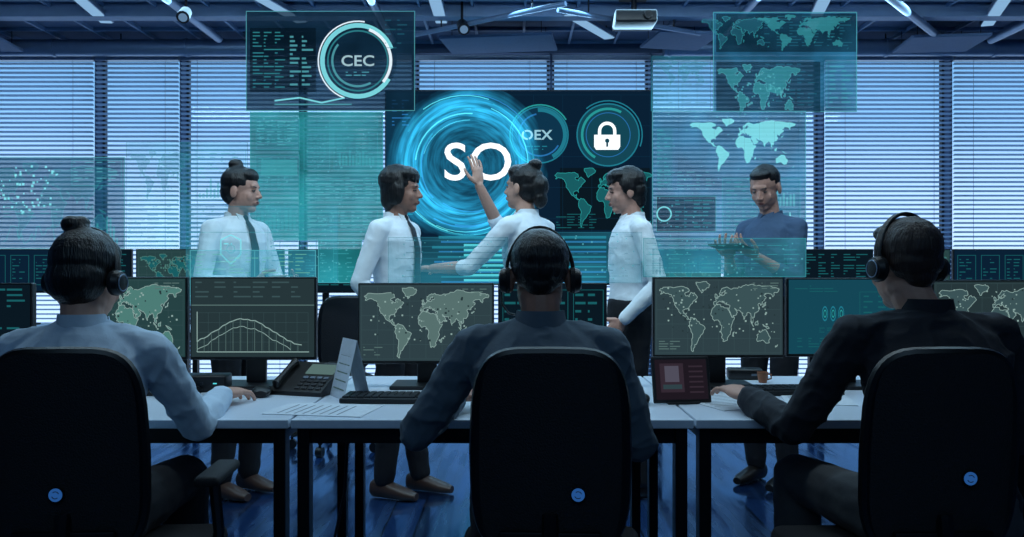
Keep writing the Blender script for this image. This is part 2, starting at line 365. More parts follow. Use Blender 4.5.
for a,b in WL:
    xa,xb=X(a,BW)+0.013,X(b,BW)-0.013
    if xa<-XW: xa=-XW+0.01
    if xb>XW: xb=XW-0.01
    if xb-xa<0.15: continue
    wn+=1; w=MB(); c=(xa+xb)/2
    for (bx,bz,sx,sz) in ((c,WZ0+0.02,xb-xa,0.04),(c,WZ1-0.02,xb-xa,0.04),(xa+0.01,zc,0.02,zh-0.08),(xb-0.01,zc,0.02,zh-0.08)):
        w.box((bx,BW+0.12,bz),(sx,0.05,sz),'dark_metal')
    wo=struct('window_%d'%wn,w)
    p=MB(); p.box((c,BW+0.12,zc),(xb-xa-0.04,0.006,zh-0.08),'window_glass'); p.build('pane',wo)
    t=thing('window_blind','%s venetian blind from the left along the back window wall, blue grey slats half open'%ords[wn-1],'blind',(c,BW-0.03,2.99),0,'venetian blinds along the back windows')
    W=xb-xa+0.010
    h=MB(); h.box((0,0,0.0),(W,0.05,0.045),'alu',0.004); h.build('headrail',t)
    s=MB(); zz=-0.05; k=0
    while zz>-2.80:
        dy,dz=0.0150,0.0075
        s.add([(-W/2,-dy,zz+dz),(W/2,-dy,zz+dz),(W/2,0,zz+0.002),(-W/2,0,zz+0.002),(W/2,dy,zz-dz),(-W/2,dy,zz-dz)],[[0,1,2,3],[3,2,4,5]],'blind_slat'); zz-=0.040
    s.build('slats',t)
    h=MB(); h.box((0,0,-2.83),(W,0.03,0.022),'alu',0.004); h.build('bottom_rail',t)
    for fx in (-0.35,0.35):
        h=MB(); h.cyl((fx*W,-0.022,0),(fx*W,-0.022,-2.83),0.0018,mat='alu',n=6); h.build('ladder_cord',t)

# ceiling services
for i,y in enumerate((5.2,6.5)):
    m=MB(); m.box((0,y,RH-0.05),(2*XW,0.12,0.10),'ceiling_rail',0.005); struct('trim_%d'%(20+i),m)
def duct(y,z,r,x0,x1,label,name='air_duct'):
    t=thing(name,label,'air duct',((x0+x1)/2,y,z)); L=(x1-x0)/2
    m=MB(); m.cyl((-L,0,0),(L,0,0),r,mat='duct_metal',n=24); m.build('duct_body',t,smooth=True)
    n_=max(2,int(2*L/0.9))
    for k in range(n_+1):
        r2=MB(); q=-L+0.05+k*(2*L-0.1)/n_; r2.cyl((q-0.012,0,0),(q+0.012,0,0),r+0.008,mat='duct_metal',n=24); r2.build('seam_ring',t,smooth=True)
    for q in (-L*0.7,0,L*0.7):
        h=MB(); h.cyl((q,0,r),(q,0,RH-z),0.006,mat='dark_metal',n=6); h.build('hanger_rod',t)
duct(7.28,3.03,0.07,-5.1,-1.6,'round metal air duct running along the ceiling above the left blinds')
duct(7.28,3.03,0.07,1.3,5.1,'round metal air duct running along the ceiling above the right blinds')
def yduct(x,z,r,y0,y1,label,rz=0):
    t=thing('ceiling_pipe',label,'pipe',(x,(y0+y1)/2,z),rz); L=(y1-y0)/2
    m=MB(); m.cyl((0,-L,0),(0,L,0),r,mat='duct_metal',n=16); m.build('pipe_body',t,smooth=True)
    for q in (-L*0.6,L*0.6):
        h=MB(); h.cyl((0,q,0),(0,q,RH-z),0.006,mat='dark_metal',n=6); h.build('hanger_rod',t)
yduct(-2.45,3.06,0.035,4.8,7.1,'thin ceiling pipe running towards the third blind from the left')
yduct(-1.0,3.05,0.03,4.8,7.1,'thin ceiling pipe above the left edge of the big screen')
yduct(1.75,3.07,0.03,4.8,7.1,'thin ceiling pipe right of the ceiling projector')
yduct(4.0,3.05,0.035,4.8,7.1,'thin ceiling pipe near the right side of the ceiling')
yduct(-3.9,3.0,0.03,5.4,7.0,'thin slanting ceiling pipe at far left',R(35))
yduct(2.9,3.0,0.03,5.4,7.0,'thin slanting ceiling pipe above the right floating panel',R(-40))
yduct(-0.2,2.98,0.018,5.6,7.0,'very thin slanting ceiling pipe above the SO lettering',R(55))
yduct(0.9,2.98,0.018,5.7,7.0,'very thin slanting ceiling pipe beside the ceiling projector',R(-62))
def baffle(x,y,w,rz,label):
    t=thing('ceiling_baffle',label,'ceiling panel',(x,y,2.98),rz,'hanging ceiling panels')
    m=MB(); m.box((0,0,0),(w,0.5,0.025),'acoustic',0.005); m.build('panel_board',t)
    for qx in (-0.4,0.4):
        for qy in (-0.18,0.18):
            h=MB(); h.cyl((qx*w,qy,0),(qx*w,qy,0.17),0.003,mat='dark_metal',n=6); h.build('hanger_wire',t)
baffle(-4.4,6.9,0.6,R(6),'pale rectangular panel hanging at far left of the ceiling')
baffle(-0.1,6.95,0.9,R(-8),'pale rectangular panel hanging above the big screen')
baffle(1.35,6.85,0.5,R(10),'small pale panel hanging right of the ceiling projector')
baffle(3.5,6.95,0.6,R(-6),'pale rectangular panel hanging at the right of the ceiling')
def linlight(x,y,L,rz,label):
    t=thing('linear_light',label,'ceiling light',(x,y,3.06),rz,'linear ceiling lights')
    m=MB(); m.box((0,0,0.02),(0.10,L,0.04),'alu',0.005); m.build('housing',t)
    m=MB(); m.box((0,0,-0.004),(0.085,L-0.04,0.008),'lamp_glow'); m.build('diffuser',t)
    for q in (-L*0.4,L*0.4):
        h=MB(); h.cyl((0,q,0.04),(0,q,0.09),0.004,mat='dark_metal',n=6); h.build('hanger_rod',t)
linlight(-3.1,6.2,0.9,R(8),'slim glowing ceiling light at far left of the ceiling')
linlight(-1.75,6.2,0.9,R(-15),'slim glowing ceiling light angled above the dark ring panel')
linlight(-0.55,6.25,0.8,0,'slim glowing ceiling light above the left half of the big screen')
linlight(0.62,6.75,0.8,R(-30),'slim glowing ceiling light angled above the padlock symbol')
linlight(2.3,6.4,0.9,R(-12),'slim glowing ceiling light above the upper right floating panel')
linlight(3.6,6.3,0.9,R(-20),'slim glowing ceiling light at far right of the ceiling')
pj=thing('projector','dark ceiling projector hanging over the centre right of the room','projector',(X(634,6.2),6.2,2.95))
m=MB(); m.box((0,0,0),(0.30,0.26,0.09),'black_plastic',0.015,seg=3); m.build('body',pj,smooth=True)
m=MB(); m.cyl((0.08,-0.13,0),(0.08,-0.16,0),0.032,0.028,'black_plastic'); m.build('lens',pj,smooth=True)
m=MB(); m.cyl((0,0,0.04),(0,0,0.20),0.02,mat='dark_metal'); m.build('mount_pole',pj)
m=MB(); m.box((0,0,0.17),(0.2,0.2,0.015),'dark_metal'); m.build('mount_plate',pj)
def spot(px,D,label):
    t=thing('track_spotlight',label,'spotlight',(X(px,D),D,2.98),0,'ceiling spotlights')
    m=MB(); m.cyl((0,0,0),(0.02,-0.11,-0.07),0.04,0.045,'dark_metal'); hd_=m.build('lamp_head',t,smooth=True)
    m=MB(); m.cyl((0.021,-0.111,-0.071),(0.0215,-0.114,-0.073),0.03,0.03,'spot_glow'); m.build('lens',hd_)
    m=MB(); m.cyl((0,0,0),(0,0,0.17),0.01,mat='dark_metal'); m.build('stem',t)
spot(186,6.1,'black ceiling spotlight above the second blind from the left')
spot(462,6.4,'black ceiling spotlight above the SO lettering')

# ============================================================ VIDEO WALL
D=7.3
def display_root(name,label,cat,x0,y0,x1,y1,D,group=None):
    cx=(X(x0,D)+X(x1,D))/2; cz=(Z(y0,D)+Z(y1,D))/2
    return thing(name,label,cat,(cx,D,cz),0,group),cx,cz,X(x1,D)-X(x0,D),Z(y0,D)-Z(y1,D)
t,cx,cz,w,h=display_root('video_wall','huge wall screen showing glowing swirl, SO lettering and padlock symbol','screen',386,91,652,284,D)
m=MB(); m.box((0,0.03,0),(w+0.02,0.06,h+0.02),'black_plastic',0.006); m.build('bezel',t)
for s in (-0.3,0.74):
    m=MB(); m.box((s,0.12,0),(0.12,0.12,h*0.8),'dark_metal'); m.build('wall_bracket',t)
g=G(D,cx,cz)
g.rect(386,91,652,284,'s_navy'); g.rect(386,93,414,284,'g_deep'); g.rect(560,168,650,230,'s_dark')
g.bars(392,100,412,128,8,'g_blue',0.3,2); g.bars(392,205,415,235,7,'g_cyandim',0.3,2)
g.grid(388,95,650,280,9,6,0.25,'g_deep')
for (c_,r_) in (((540,135),28),((608,135),31)):
    g.disc(c_[0],c_[1],r_,'g_deep' if r_==28 else 's_teal'); g.arc(c_[0],c_[1],r_,1.4,0,360,'g_cyandim')
g.arc(540,135,25,4.0,-60,95,'g_cyandim'); g.arc(540,135,21,1.6,100,330,'g_blue'); g.arc(540,135,30,1.4,30,260,'g_teal')
g.text('OEX',537,135,10,'g_soft',1.1,0.02); g.bars(526,146,550,152,2,'g_cyandim')
g.arc(608,135,26,2.5,60,240,'g_teal'); g.arc(608,135,22,0.8,0,360,'g_blue'); g.arc(608,135,34,1.2,-20,130,'g_cyandim')
g.arc(607,131,7.5,3.2,0,180,'g_white'); g.rect(597.8,131,601,137,'g_white'); g.rect(613,131,616.2,137,'g_white',False)
g.poly([(594,135),(620,135),(620,147),(618,150),(596,150),(594,147)],'g_white'); g.disc(607,141,2.2,'s_teal',16); g.rect(606,141,608,147,'s_teal')
g.land(553,170,652,228,'g_teald','g_teal',0.6); g.bars(556,214,600,230,6,'g_teald',0.3,4)
g.bars(612,180,648,205,6,'g_blue',0.25,3)
for y in range(236,284,5):
    g.rect(430+random.uniform(0,12),y,606,y+random.uniform(1.4,2.6),'g_blue' if y%2 else 'g_cyandim')
g.lay+=1
for y in range(244,283,5): g.rect(464,y,512,y+2.3,'g_cyan',False)
for k in range(26):
    r_=random.choice([random.uniform(46,52),random.uniform(56,71)]); a=random.uniform(0,360)
    g.arc(468+random.uniform(-3,3),165+random.uniform(-3,3),r_,random.uniform(0.4,1.6),a,a+random.uniform(30,110),random.choice(['g_cyandim','g_blue','g_cyan']),adv=False)
g.build('screen_image',t)
n=64; m=MB(); m.add([(0.7*math.cos(2*math.pi*i/n),0,0.7*math.sin(2*math.pi*i/n)) for i in range(n)],[list(range(n))],'swirl_glow')
ly=-0.0015-0.0006*(g.lay+2)
o=m.build('swirl_image',t,loc=(X(468,D)-cx,ly,Z(165,D)-cz))
g2=G(D,cx,cz); g2.lay=g.lay+4; g2.text('SO',478,162,38,'g_white',1.03,0.008); g2.build('lettering',t)

# ============================================================ FLOATING PANELS
def panel(label,x0,y0,x1,y1,D,pm,draw,edge='h_line'):
    t,cx,cz,w,h=display_root('holographic_panel',label,'holographic panel',x0,y0,x1,y1,D,'floating holographic panels')
    m=MB(); m.box((0,0.002,0),(w,0.003,h),pm); m.build('translucent_sheet',t)
    g=G(D,cx,cz); g.frame(x0,y0,x1,y1,0.8,edge); draw(g); g.build('glowing_graphics',t)
def d1(g):
    g.rect(250,28,316,92,'h_dark'); g.bars(253,32,286,90,17,'h_mid',0.35,3); g.bars(290,36,314,88,12,'h_line',0.45,2)
    g.disc(358,61,39,'h_panel_dark'); g.arc(358,61,35.5,4.6,20,330,'h_bright'); g.arc(358,61,30,1.6,0,360,'h_mid'); g.arc(358,61,39.5,1.4,80,250,'h_white'); g.arc(358,61,25.5,2.2,140,300,'h_line'); g.arc(358,61,33,3,-40,70,'h_white')
    g.text('CEC',358,61,11,'h_text',1.15,0.015); g.bars(346,72,370,78,2,'h_line')
    g.bars(385,20,410,52,7,'h_dim',0.3,2); g.path([(275,101),(300,98),(322,103),(345,98)],1.6,'h_bright'); g.rect(275,104,352,105.4,'h_line')
panel('dark floating panel at upper left with a bright double ring symbol',246,11,415,111,5.4,'h_panel_dark',d1)
def d2(g):
    for (a,b,c,d) in ((256,118,300,150),(304,118,378,128),(304,132,330,170),(334,132,378,170),(256,155,300,196),(304,175,378,205),(256,200,300,232),(304,210,378,232)):
        g.rect(a,b,c,d,'h_dim'); g.frame(a,b,c,d,0.6,'h_mid'); g.bars(a+3,b+3,c-3,d-3,max(3,int((d-b)/3.0)),'h_mid',0.35,6)
    g.cols(336,150,376,166,12,'h_mid'); g.cols(258,206,298,230,10,'h_mid')
    g.bars(306,178,376,203,9,'h_line',0.25,7); g.bars(308,212,374,230,6,'h_line',0.25,6); g.bars(258,122,298,148,8,'h_line',0.25,4); g.dots(256,118,378,235,110,'h_line',0.8); g.rect(262,160,298,176,'h_mid')
panel('bright teal floating panel with text boxes left of the big screen',250,112,383,240,5.6,'h_panel_teal',d2,'h_mid')
def d3(g):
    g.bars(196,254,312,276,6,'h_green',0.22,7); g.rect(192,279,314,281,'h_line'); g.bars(200,284,310,302,4,'h_mid',0.3,5)
    g.line((255,251),(255,304),0.8,'h_line')
panel('low bright green floating strip above the line graph monitor',190,250,316,304,3.55,'h_panel_soft',d3)
def d4(g):
    g.grid(0,160,123,248,6,4,0.35,'h_dim'); g.land(-20,165,118,240,'h_dim','h_mid',0.5); g.dots(0,165,60,215,60,'h_bright',1.3); 
    g.frame(72,160,122,186,0.6,'h_mid'); g.bars(74,162,120,184,7,'h_line',0.3,4); g.wave(4,224,66,244,24,0.8,'h_mid'); g.cols(74,212,120,244,14,'h_mid'); g.bars(4,206,66,220,4,'h_mid',0.22,5)
panel('wide floating panel with dotted map over the leftmost blinds',-30,157,125,249,5.3,'h_panel_map',d4)
def d5(g):
    g.rect(716,14,856,52,'h_dark'); g.land(700,18,770,50,'h_dim','h_mid',0.5,jit=1); g.bars(764,16,852,48,11,'h_dim',0.35,7); g.land(755,16,850,52,'h_mid',jit=1)
    g.rect(716,62,820,112,'h_dark'); g.land(716,66,800,118,'h_mid','h_line',0.5,jit=1.2); g.dots(730,70,790,108,40,'h_line',1.2); g.bars(765,64,818,108,12,'h_dim',0.35,5)
    g.frame(826,62,856,108,0.6,'h_mid'); g.bars(829,66,853,106,9,'h_mid',0.4,2)
panel('upper right floating panel with small grey world maps',713,12,857,112,5.4,'h_panel_blue',d5)
def d6(g):
    g.land(688,120,796,172,'h_bright'); g.rect(656,196,716,232,'h_dark'); g.frame(656,196,716,232,0.6,'h_line'); g.arc(664,214,7,1.4,0,360,'h_bright'); g.bars(675,200,712,230,8,'h_mid',0.3,4)
    g.rect(722,178,800,236,'h_dim'); g.frame(722,178,800,236,0.6,'h_mid'); g.bars(726,182,758,232,12,'h_mid',0.25,4); g.cols(762,184,796,206,10,'h_line'); g.wave(762,212,797,230,14,0.8,'h_bright'); g.grid(654,114,804,272,10,11,0.3,'h_dim')
    g.bars(658,172,715,192,6,'h_line',0.2,6); g.dots(655,112,803,270,110,'h_line',0.8); g.rect(656,128,672,188,'h_dim'); g.bars(657,130,671,186,14,'h_mid',0.35,2); g.bars(656,238,800,270,7,'h_dim',0.3,9)
panel('large floating panel with bright cyan world map behind the person in blue shirt',652,111,806,273,5.1,'h_panel_blue',d6)
def d7(g):
    for k in range(6): g.rect(646,243+k*5.5,804,243.9+k*5.5,'h_dim',False)
    g.bars(652,245,800,272,6,'h_mid',0.18,9); g.dots(648,240,802,275,40,'h_line',0.9); g.cols(652,246,700,274,14,'h_dim')
panel('low floating strip of teal lines in front of the person in blue shirt',643,238,806,277,3.75,'h_panel_front',d7,'h_mid')
def d8(g):
    g.bars(320,244,360,280,8,'h_mid',0.25,3); g.dots(320,242,362,282,30,'h_line',0.9)
panel('small floating panel of text left of the person with the dark bob',318,240,362,283,5.0,'h_panel_teal',d8)
def d9(g):
    g.bars(128,206,245,246,9,'h_dim',0.25,6); g.dots(128,150,246,246,60,'h_line',0.9); g.frame(196,150,246,200,0.5,'h_mid'); g.bars(199,153,243,176,6,'h_mid',0.3,4); g.cols(199,178,243,198,12,'h_mid'); g.land(130,152,192,200,'h_dim','h_mid',0.4)
panel('faint floating panel with painted haze between the leftmost map panel and the teal text panel',126,142,248,249,5.45,'h_panel_haze',d9,'h_dim')  # added sheet, its faint glow paints teal haze over the blinds
def d10(g):
    g.path([(221,240),(231,235),(241,240),(241,254),(231,264),(221,254)],1.4,'h_bright',True); g.arc(231,249,4,1.2,0,360,'h_line'); g.bars(224,243,238,246,1,'h_bright',0.5,2)
    g.bars(272,215,334,280,13,'h_mid',0.2,5); g.dots(265,206,335,281,50,'h_line',0.8); g.frame(268,212,334,278,0.5,'h_mid'); g.rect(190,232,336,232.7,'h_mid')
panel('floating panel with shield outline and painted haze in front of the leftmost standing person',186,206,338,283,3.9,'h_panel_haze',d10,'h_dim')  # shield graphics on an added sheet of painted haze
def d11(g):
    g.bars(655,60,708,108,8,'h_dim',0.2,4); g.grid(652,58,712,110,4,5,0.3,'h_dim'); g.land(655,62,708,86,'h_dim','h_mid',0.4)
panel('faint floating panel with painted haze left of the upper right map panel',651,56,711,111,5.5,'h_panel_haze',d11,'h_dim')  # another added sheet whose clouded glow imitates haze
def d12(g):
    for k in range(7): g.rect(392+random.uniform(0,20),240+k*6,505,241.2+k*6,'h_dim',False)
    g.dots(390,240,505,282,30,'h_line',0.8)
panel('faint floating strip with painted haze in front of the pointing person and the person with dark bob',388,237,508,284,3.7,'h_panel_haze',d12,'h_dim')  # added haze sheet before the two torsos, painted as faint glow
def d13(g):
    g.bars(562,236,640,281,8,'h_dim',0.22,5); g.dots(560,234,642,282,25,'h_line',0.9)
panel('floating strip with painted haze in front of the white shirt person with fringe',556,232,642,283,3.7,'h_panel_haze',d13,'h_dim')  # haze painted as a glowing sheet, added in front of the figure

# ============================================================ FRONT DESKS
DZ=0.72; D0,D1=2.36,3.32
def desk(x0,x1,y0,y1,label,group,front=True):
    cx,cy=(x0+x1)/2,(y0+y1)/2; w,d=x1-x0,y1-y0
    t=thing('desk',label,'desk',(cx,cy,0),0,group)
    m=MB(); m.box((0,0,DZ-0.0125),(w,d,0.025),'desk_white',0.003); m.build('tabletop',t)
    m=MB()
    for s in (-1,1): m.box((0,s*(d/2-0.05),DZ-0.05),(w-0.06,0.03,0.045),'desk_steel')
    for s in (-1,1): m.box((s*(w/2-0.045),0,DZ-0.05),(0.03,d-0.08,0.045),'desk_steel')
    m.build('steel_frame',t)
    for sx in (-1,1):
        for sy in (-1,1):
            m=MB(); m.box((sx*(w/2-0.03),sy*(d/2-0.045),(DZ-0.025)/2),(0.034,0.05,DZ-0.025),'desk_steel',0.003); m.build('leg',t)
    return t
desk(-1.95,-0.622,D0,D1,'left front desk with pale top where the person with hair bun works','front row desks')
desk(-0.615,0.505,D0,D1,'middle front desk with pale top and black keyboard','front row desks')
desk(0.512,1.98,D0,D1,'right front desk with pale top beside the person in dark jacket','front row desks')
# ============================================================ MONITORS
def monitor(x0,x1,y0,y1,D,label,draw,bg,group,deskz=DZ,big=True):
    cx=(X(x0,D)+X(x1,D))/2; w=X(x1,D)-X(x0,D); zt,zb=Z(y0,D),Z(y1,D); cz=(zt+zb)/2
    t=thing('monitor',label,'monitor',(cx,D,deskz),0,group); h=zt-zb
    m=MB(); m.box((0,0.016,cz-deskz),(w,0.03,h),'black_plastic',0.004); m.box((0,0.04,cz-deskz),(w*0.6,0.03,h*0.6),'black_plastic',0.008); m.build('housing',t)
    g=G(D,cx,deskz); g.lay=0; b=1.6 if big else 1.0
    g.rect(x0+b,y0+b,x1-b,y1-b*2,bg); draw(g,x0+b,y0+b,x1-b,y1-b*2); 
    o=g.build('screen',t)
    m=MB(); m.box((0,0.045,(zb-deskz+0.08)/2+0.01),(0.07 if big else 0.05,0.02,zb-deskz+0.1),'black_plastic',0.004); m.build('stand_neck',t)
    m=MB(); m.box((0,0.02,0.007),(0.24 if big else 0.2,0.18,0.014),'black_plastic',0.005); m.build('stand_base',t)
    return t
def s_map(fill='g_dim',out='g_pale'):
    def f(g,x0,y0,x1,y1):
        g.grid(x0+2,y0+2,x1-2,y1-2,8,5,0.25,'g_dim'); g.land(x0+3,y0+5,x1-3,y1-2,fill,out,0.6,jit=0.9)
        g.dots(x0+8,y0+8,x1-8,y1-20,60,out,0.9); g.dots(x0+8,y0+8,x1-8,y1-20,30,'s_slate2',1.1); g.bars(x0+4,y1-14,x0+26,y1-4,4,'g_mid',0.35,2); g.bars(x1-30,y0+4,x1-4,y0+12,3,'g_mid',0.35,3)
    return f
def s_graph(g,x0,y0,x1,y1):
    g.bars(x0+4,y0+3,x1-4,y0+22,4,'g_dim',0.3,6); g.rect(x0,y0+26,x1,y0+27,'g_mid'); a=y0+30
    g.grid(x0+6,a+4,x1-6,y1-5,10,4,0.25,'g_dim')
    g.path([(x0+6,a+3),(x0+6,y1-5),(x1-5,y1-5)],0.9,'g_pale')
    pts=[(x0+6+i*3.6,y1-8-(y1-a-18)*math.exp(-((i-13)/11.0)**2)+random.uniform(-1,1)) for i in range(int((x1-x0-14)/3.6))]
    g.path(pts,0.9,'g_pale'); g.path([(x,y+6+random.uniform(0,3)) for x,y in pts if y<y1-14],0.6,'g_pale')
    g.lay+=1
    for x,y in pts[::2]: g.line((x,y),(x,y1-6),0.5,'g_mid')
def s_code(g,x0,y0,x1,y1):
    g.bars(x0+4,y0+4,x1-4,y1-4,12,'g_teald',0.35,5)
def s_prints(g,x0,y0,x1,y1):
    g.bars(x0+6,y0+6,x0+50,y0+14,3,'g_teald',0.3,3)
    for cx in (x0+36,x0+44,x0+52):
        g.arc(cx,y0+34,2.6,0.6,0,360,'g_cyandim',ry=2.6); g.arc(cx,y0+34,1.3,0.5,0,360,'g_teal',ry=2.6)
    g.bars(x0+30,y0+48,x0+60,y0+54,3,'g_teald',0.35,4)
    g.bars(x0+8,y1-16,x0+64,y1-5,4,'g_teald',0.3,5); g.bars(x0+74,y0+16,x1-6,y1-10,9,'g_teald',0.25,3); g.frame(x0+70,y0+12,x1-4,y1-6,0.5,'g_teald')
def s_cards(g,x0,y0,x1,y1):
    w=(x1-x0)/3
    for i in range(3):
        g.frame(x0+3+i*w,y0+5,x0+i*w+w-2,y1-6,0.6,'g_teald'); g.bars(x0+5+i*w,y0+9,x0+i*w+w-5,y1-10,7,'g_teald',0.3,2)
GF='front row monitors'; MD=3.0
monitor(-75,32,283,362,MD,'monitor at far left edge, dark screen of code behind left person',s_code,'s_dark',GF)
monitor(60,187,277,360,MD,'monitor with map screen just right of left headset wearer',s_map('g_green','g_pale'),'s_green',GF)
monitor(190,316,277,360,MD,'monitor with a peaked line graph on screen',s_graph,'s_slate2',GF)
monitor(358,494,283,364,MD,'monitor with world map left of the middle person',s_map('g_mid','g_pale'),'s_slate',GF)
monitor(498,607,283,364,MD,'monitor mostly hidden behind the middle person',s_cards,'s_dark',GF)
monitor(653,784,277,358,MD,'monitor with world map behind the small maroon tablet',s_map('g_dim','g_pale'),'s_slate',GF)
monitor(787,914,278,357,MD,'teal monitor with small upright oval icons beside right person',s_prints,'s_teal',GF)
monitor(932,1062,280,360,MD,'monitor with world map at far right edge of front row',s_map('g_dim','g_pale'),'s_slate2',GF)

# back row desks and monitors
BD=5.9
k=0
for i,(a,b) in enumerate(((-4.5,-3.38),(-3.37,-2.25),(-2.24,-1.12),(1.0,2.12),(2.13,3.25),(3.26,4.4))):
    desk(a,b,BD,BD+0.7,'%s pale desk from the left in the far row'%ords[i],'far row desks')
    for q in (0.26,0.83):
        xc=a+q*1.0+0.02; px=512+xc*F/6.3; wpx=0.54*F/6.3/2; k+=1
        st=[s_code,s_map('g_teald','g_green'),s_cards][k%3]
        monitor(px-wpx,px+wpx,249,249+44,6.3,'%s small monitor from the left in the far row'%ords[k-1],st,['s_dark','s_green','s_navy'][k%3],'far row monitors',big=False)

# ============================================================ CHAIRS
def chair(label,loc,rz,bx=0.085,bz=0.655,arms=True):
    t=thing('office_chair',label,'chair',loc,rz,'black office chairs')
    def yb(z): return -0.165-0.09*(z-0.5)
    N=40; pts=[]
    for i in range(N):
        a=2*math.pi*i/N; c,s=math.cos(a),math.sin(a)
        x=math.copysign(abs(c)**0.42,c); z=math.copysign(abs(s)**0.42,s)
        zz=0.74+0.22*z; hw=0.151+0.014*math.cos((zz-0.72)*6); pts.append(V((x*hw,yb(zz)-0.025*(1-(x)**2)*0.6,zz)))
    m=MB(); m.tube(pts,0.013,'chair_frame',8,True); m.build('back_frame',t,smooth=True)
    m=MB(); cn=V((0,yb(0.74)-0.03,0.74)); vs=[];fs=[]
    rings=6
    for off in (0.006,-0.006):
        for r_ in range(rings+1):
            for p in pts:
                q=cn.lerp(p,r_/rings); xx=(q.x/0.165); q=V((q.x,yb(q.z)-0.03*(1-xx*xx)+off,q.z)); vs.append(q)
    B=(rings+1)*N
    for o_ in (0,B):
        for r_ in range(rings):
            for i in range(N):
                j=(i+1)%N; fs.append([o_+r_*N+i,o_+r_*N+j,o_+(r_+1)*N+j,o_+(r_+1)*N+i])
    m.add(vs,fs,'chair_mesh'); m.build('mesh_back',t,smooth=True)
    m=MB(); m.tube([(0,yb(0.6)-0.032,0.61),(0,yb(0.55)-0.045,0.56),(0,-0.2,0.5),(0,-0.12,0.41),(0,0,0.4)],0.018,'chair_frame',8,ref=V((1,0,0))); m.box((0,yb(0.56)-0.035,0.55),(0.22,0.018,0.045),'chair_frame',0.006); m.build('spine_support',t,smooth=True)
    by=yb(bz)-0.03*(1-(bx/0.165)**2)-0.007
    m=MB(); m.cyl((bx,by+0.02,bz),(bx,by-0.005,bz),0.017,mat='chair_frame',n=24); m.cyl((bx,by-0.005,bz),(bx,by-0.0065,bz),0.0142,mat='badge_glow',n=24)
    for a0 in (20,200):
        p=[(bx+0.0075*math.cos(R(a0+i*14)),by-0.007,bz+0.0075*math.sin(R(a0+i*14))) for i in range(9)]; m.tube(p,0.0011,'key_light',5)
    m.build('badge',t)
    m=MB(); m.box((0,0.04,0.425),(0.46,0.42,0.065),'chair_pad',0.03,seg=4); m.build('seat',t,smooth=True)
    if arms:
        for s in (-1,1):
            a=MB(); a.tube([(s*0.2,0.03,0.40),(s*0.25,0.03,0.42),(s*0.265,0.02,0.5),(s*0.262,-0.01,0.63)],0.014,'chair_frame',8); ao=a.build('armrest',t,smooth=True)
            p=MB(); p.box((s*0.262,0.02,0.642),(0.06,0.2,0.025),'chair_pad',0.011,seg=3); o=p.build('arm_pad',ao,smooth=True)
    m=MB(); m.cyl((0,0,0.12),(0,0,0.3),0.03,mat='chair_frame'); m.cyl((0,0,0.3),(0,0,0.395),0.018,mat='alu'); m.build('gas_column',t,smooth=True)
    m=MB()
    for i in range(5):
        a=R(90+72*i); m.tube([(0,0,0.13),(0.15*math.cos(a),0.15*math.sin(a),0.12),(0.29*math.cos(a),0.29*math.sin(a),0.085)],[0.028,0.022,0.016],'chair_frame',8,ref=V((0,0,1)))
    sb=m.build('star_base',t,smooth=True)
    for i in range(5):
        a=R(90+72*i); c=V((0.29*math.cos(a),0.29*math.sin(a),0.03)); q=V((-math.sin(a),math.cos(a),0))*0.02
        m=MB(); m.cyl(c-q,c+q,0.03,mat='black_plastic'); m.cyl(c,c+V((0,0,0.055)),0.008,mat='chair_frame',n=8); m.build('caster',sb,smooth=True)
    return t
PY=2.06
chair('black office chair at left, under the person with hair bun',(X(60,1.84),PY-0.02,0),R(3),-0.01)
chair('black office chair in the middle of the front row',(X(555,1.84),PY-0.02,0),R(-3),0.06,arms=False)
chair('black office chair at right, under the person in dark jacket',(X(939,1.84),PY-0.02,0),R(2),0.05,0.69,arms=False)
chair('empty black office chair at the far desks, between first two standing people',(X(338,5.4),5.42,0),R(25))

# ============================================================ PEOPLE
def ik(S,W,pole,l1,l2):
    S=V(S);W=V(W);d=W-S;L=d.length
    if L>l1+l2-0.004: W=S+d.normalized()*(l1+l2-0.004); d=W-S; L=d.length
    a=(l1*l1-l2*l2+L*L)/(2*L); h=math.sqrt(max(0,l1*l1-a*a)); u=d.normalized(); p=V(pole); p=(p-u*p.dot(u)).normalized()
    return S+u*a+p*h,W
def hand(m,W,d,nr,side,curl=25,sp=1.0,g=0.0):
    d=V(d).normalized(); nr=V(nr); nr=(nr-d*nr.dot(d)).normalized(); l=d.cross(nr)*side
    M=Matrix((l,d,nr)).transposed()
    m.ell(W+d*0.048,(0.040,0.054,0.018),M); m.ell(W+d*0.078,(0.041,0.026,0.015),M)
    lens=[(0.034,0.024,0.018),(0.038,0.027,0.02),(0.036,0.025,0.018),(0.028,0.02,0.016)]
    for i in range(4):
        off=(1.5-i)*0.0225; p=W+d*(0.088-abs(off)*0.15)+l*off; q=(d+l*off*5*sp).normalized(); c=R(curl*(0.6+0.12*i)); 
        cur=0
        for k,L in enumerate(lens[i]):
            cur+=c*(0.6 if k==0 else 1.0); dd=q*math.cos(cur)+nr*math.sin(cur); p2=p+dd*L; m.limb(p,p2,0.0088-0.0008*k,0.0082-0.0008*k,n=8,caps=2); p=p2
    p=W+d*0.02+l*0.028; p2=p+(l*0.75+d*0.65+nr*0.25).normalized()*0.04; m.limb(p,p2,0.014,0.011,n=8,caps=2)
    p3=p2+(l*0.35+d*0.9+nr*0.3).normalized()*0.03; m.limb(p2,p3,0.0105,0.009,n=8,caps=2); p4=p3+(l*0.1+d*0.95+nr*0.35).normalized()*0.022; m.limb(p3,p4,0.009,0.008,n=8,caps=2)
EX=V((1,0,0)); EY=V((0,1,0))
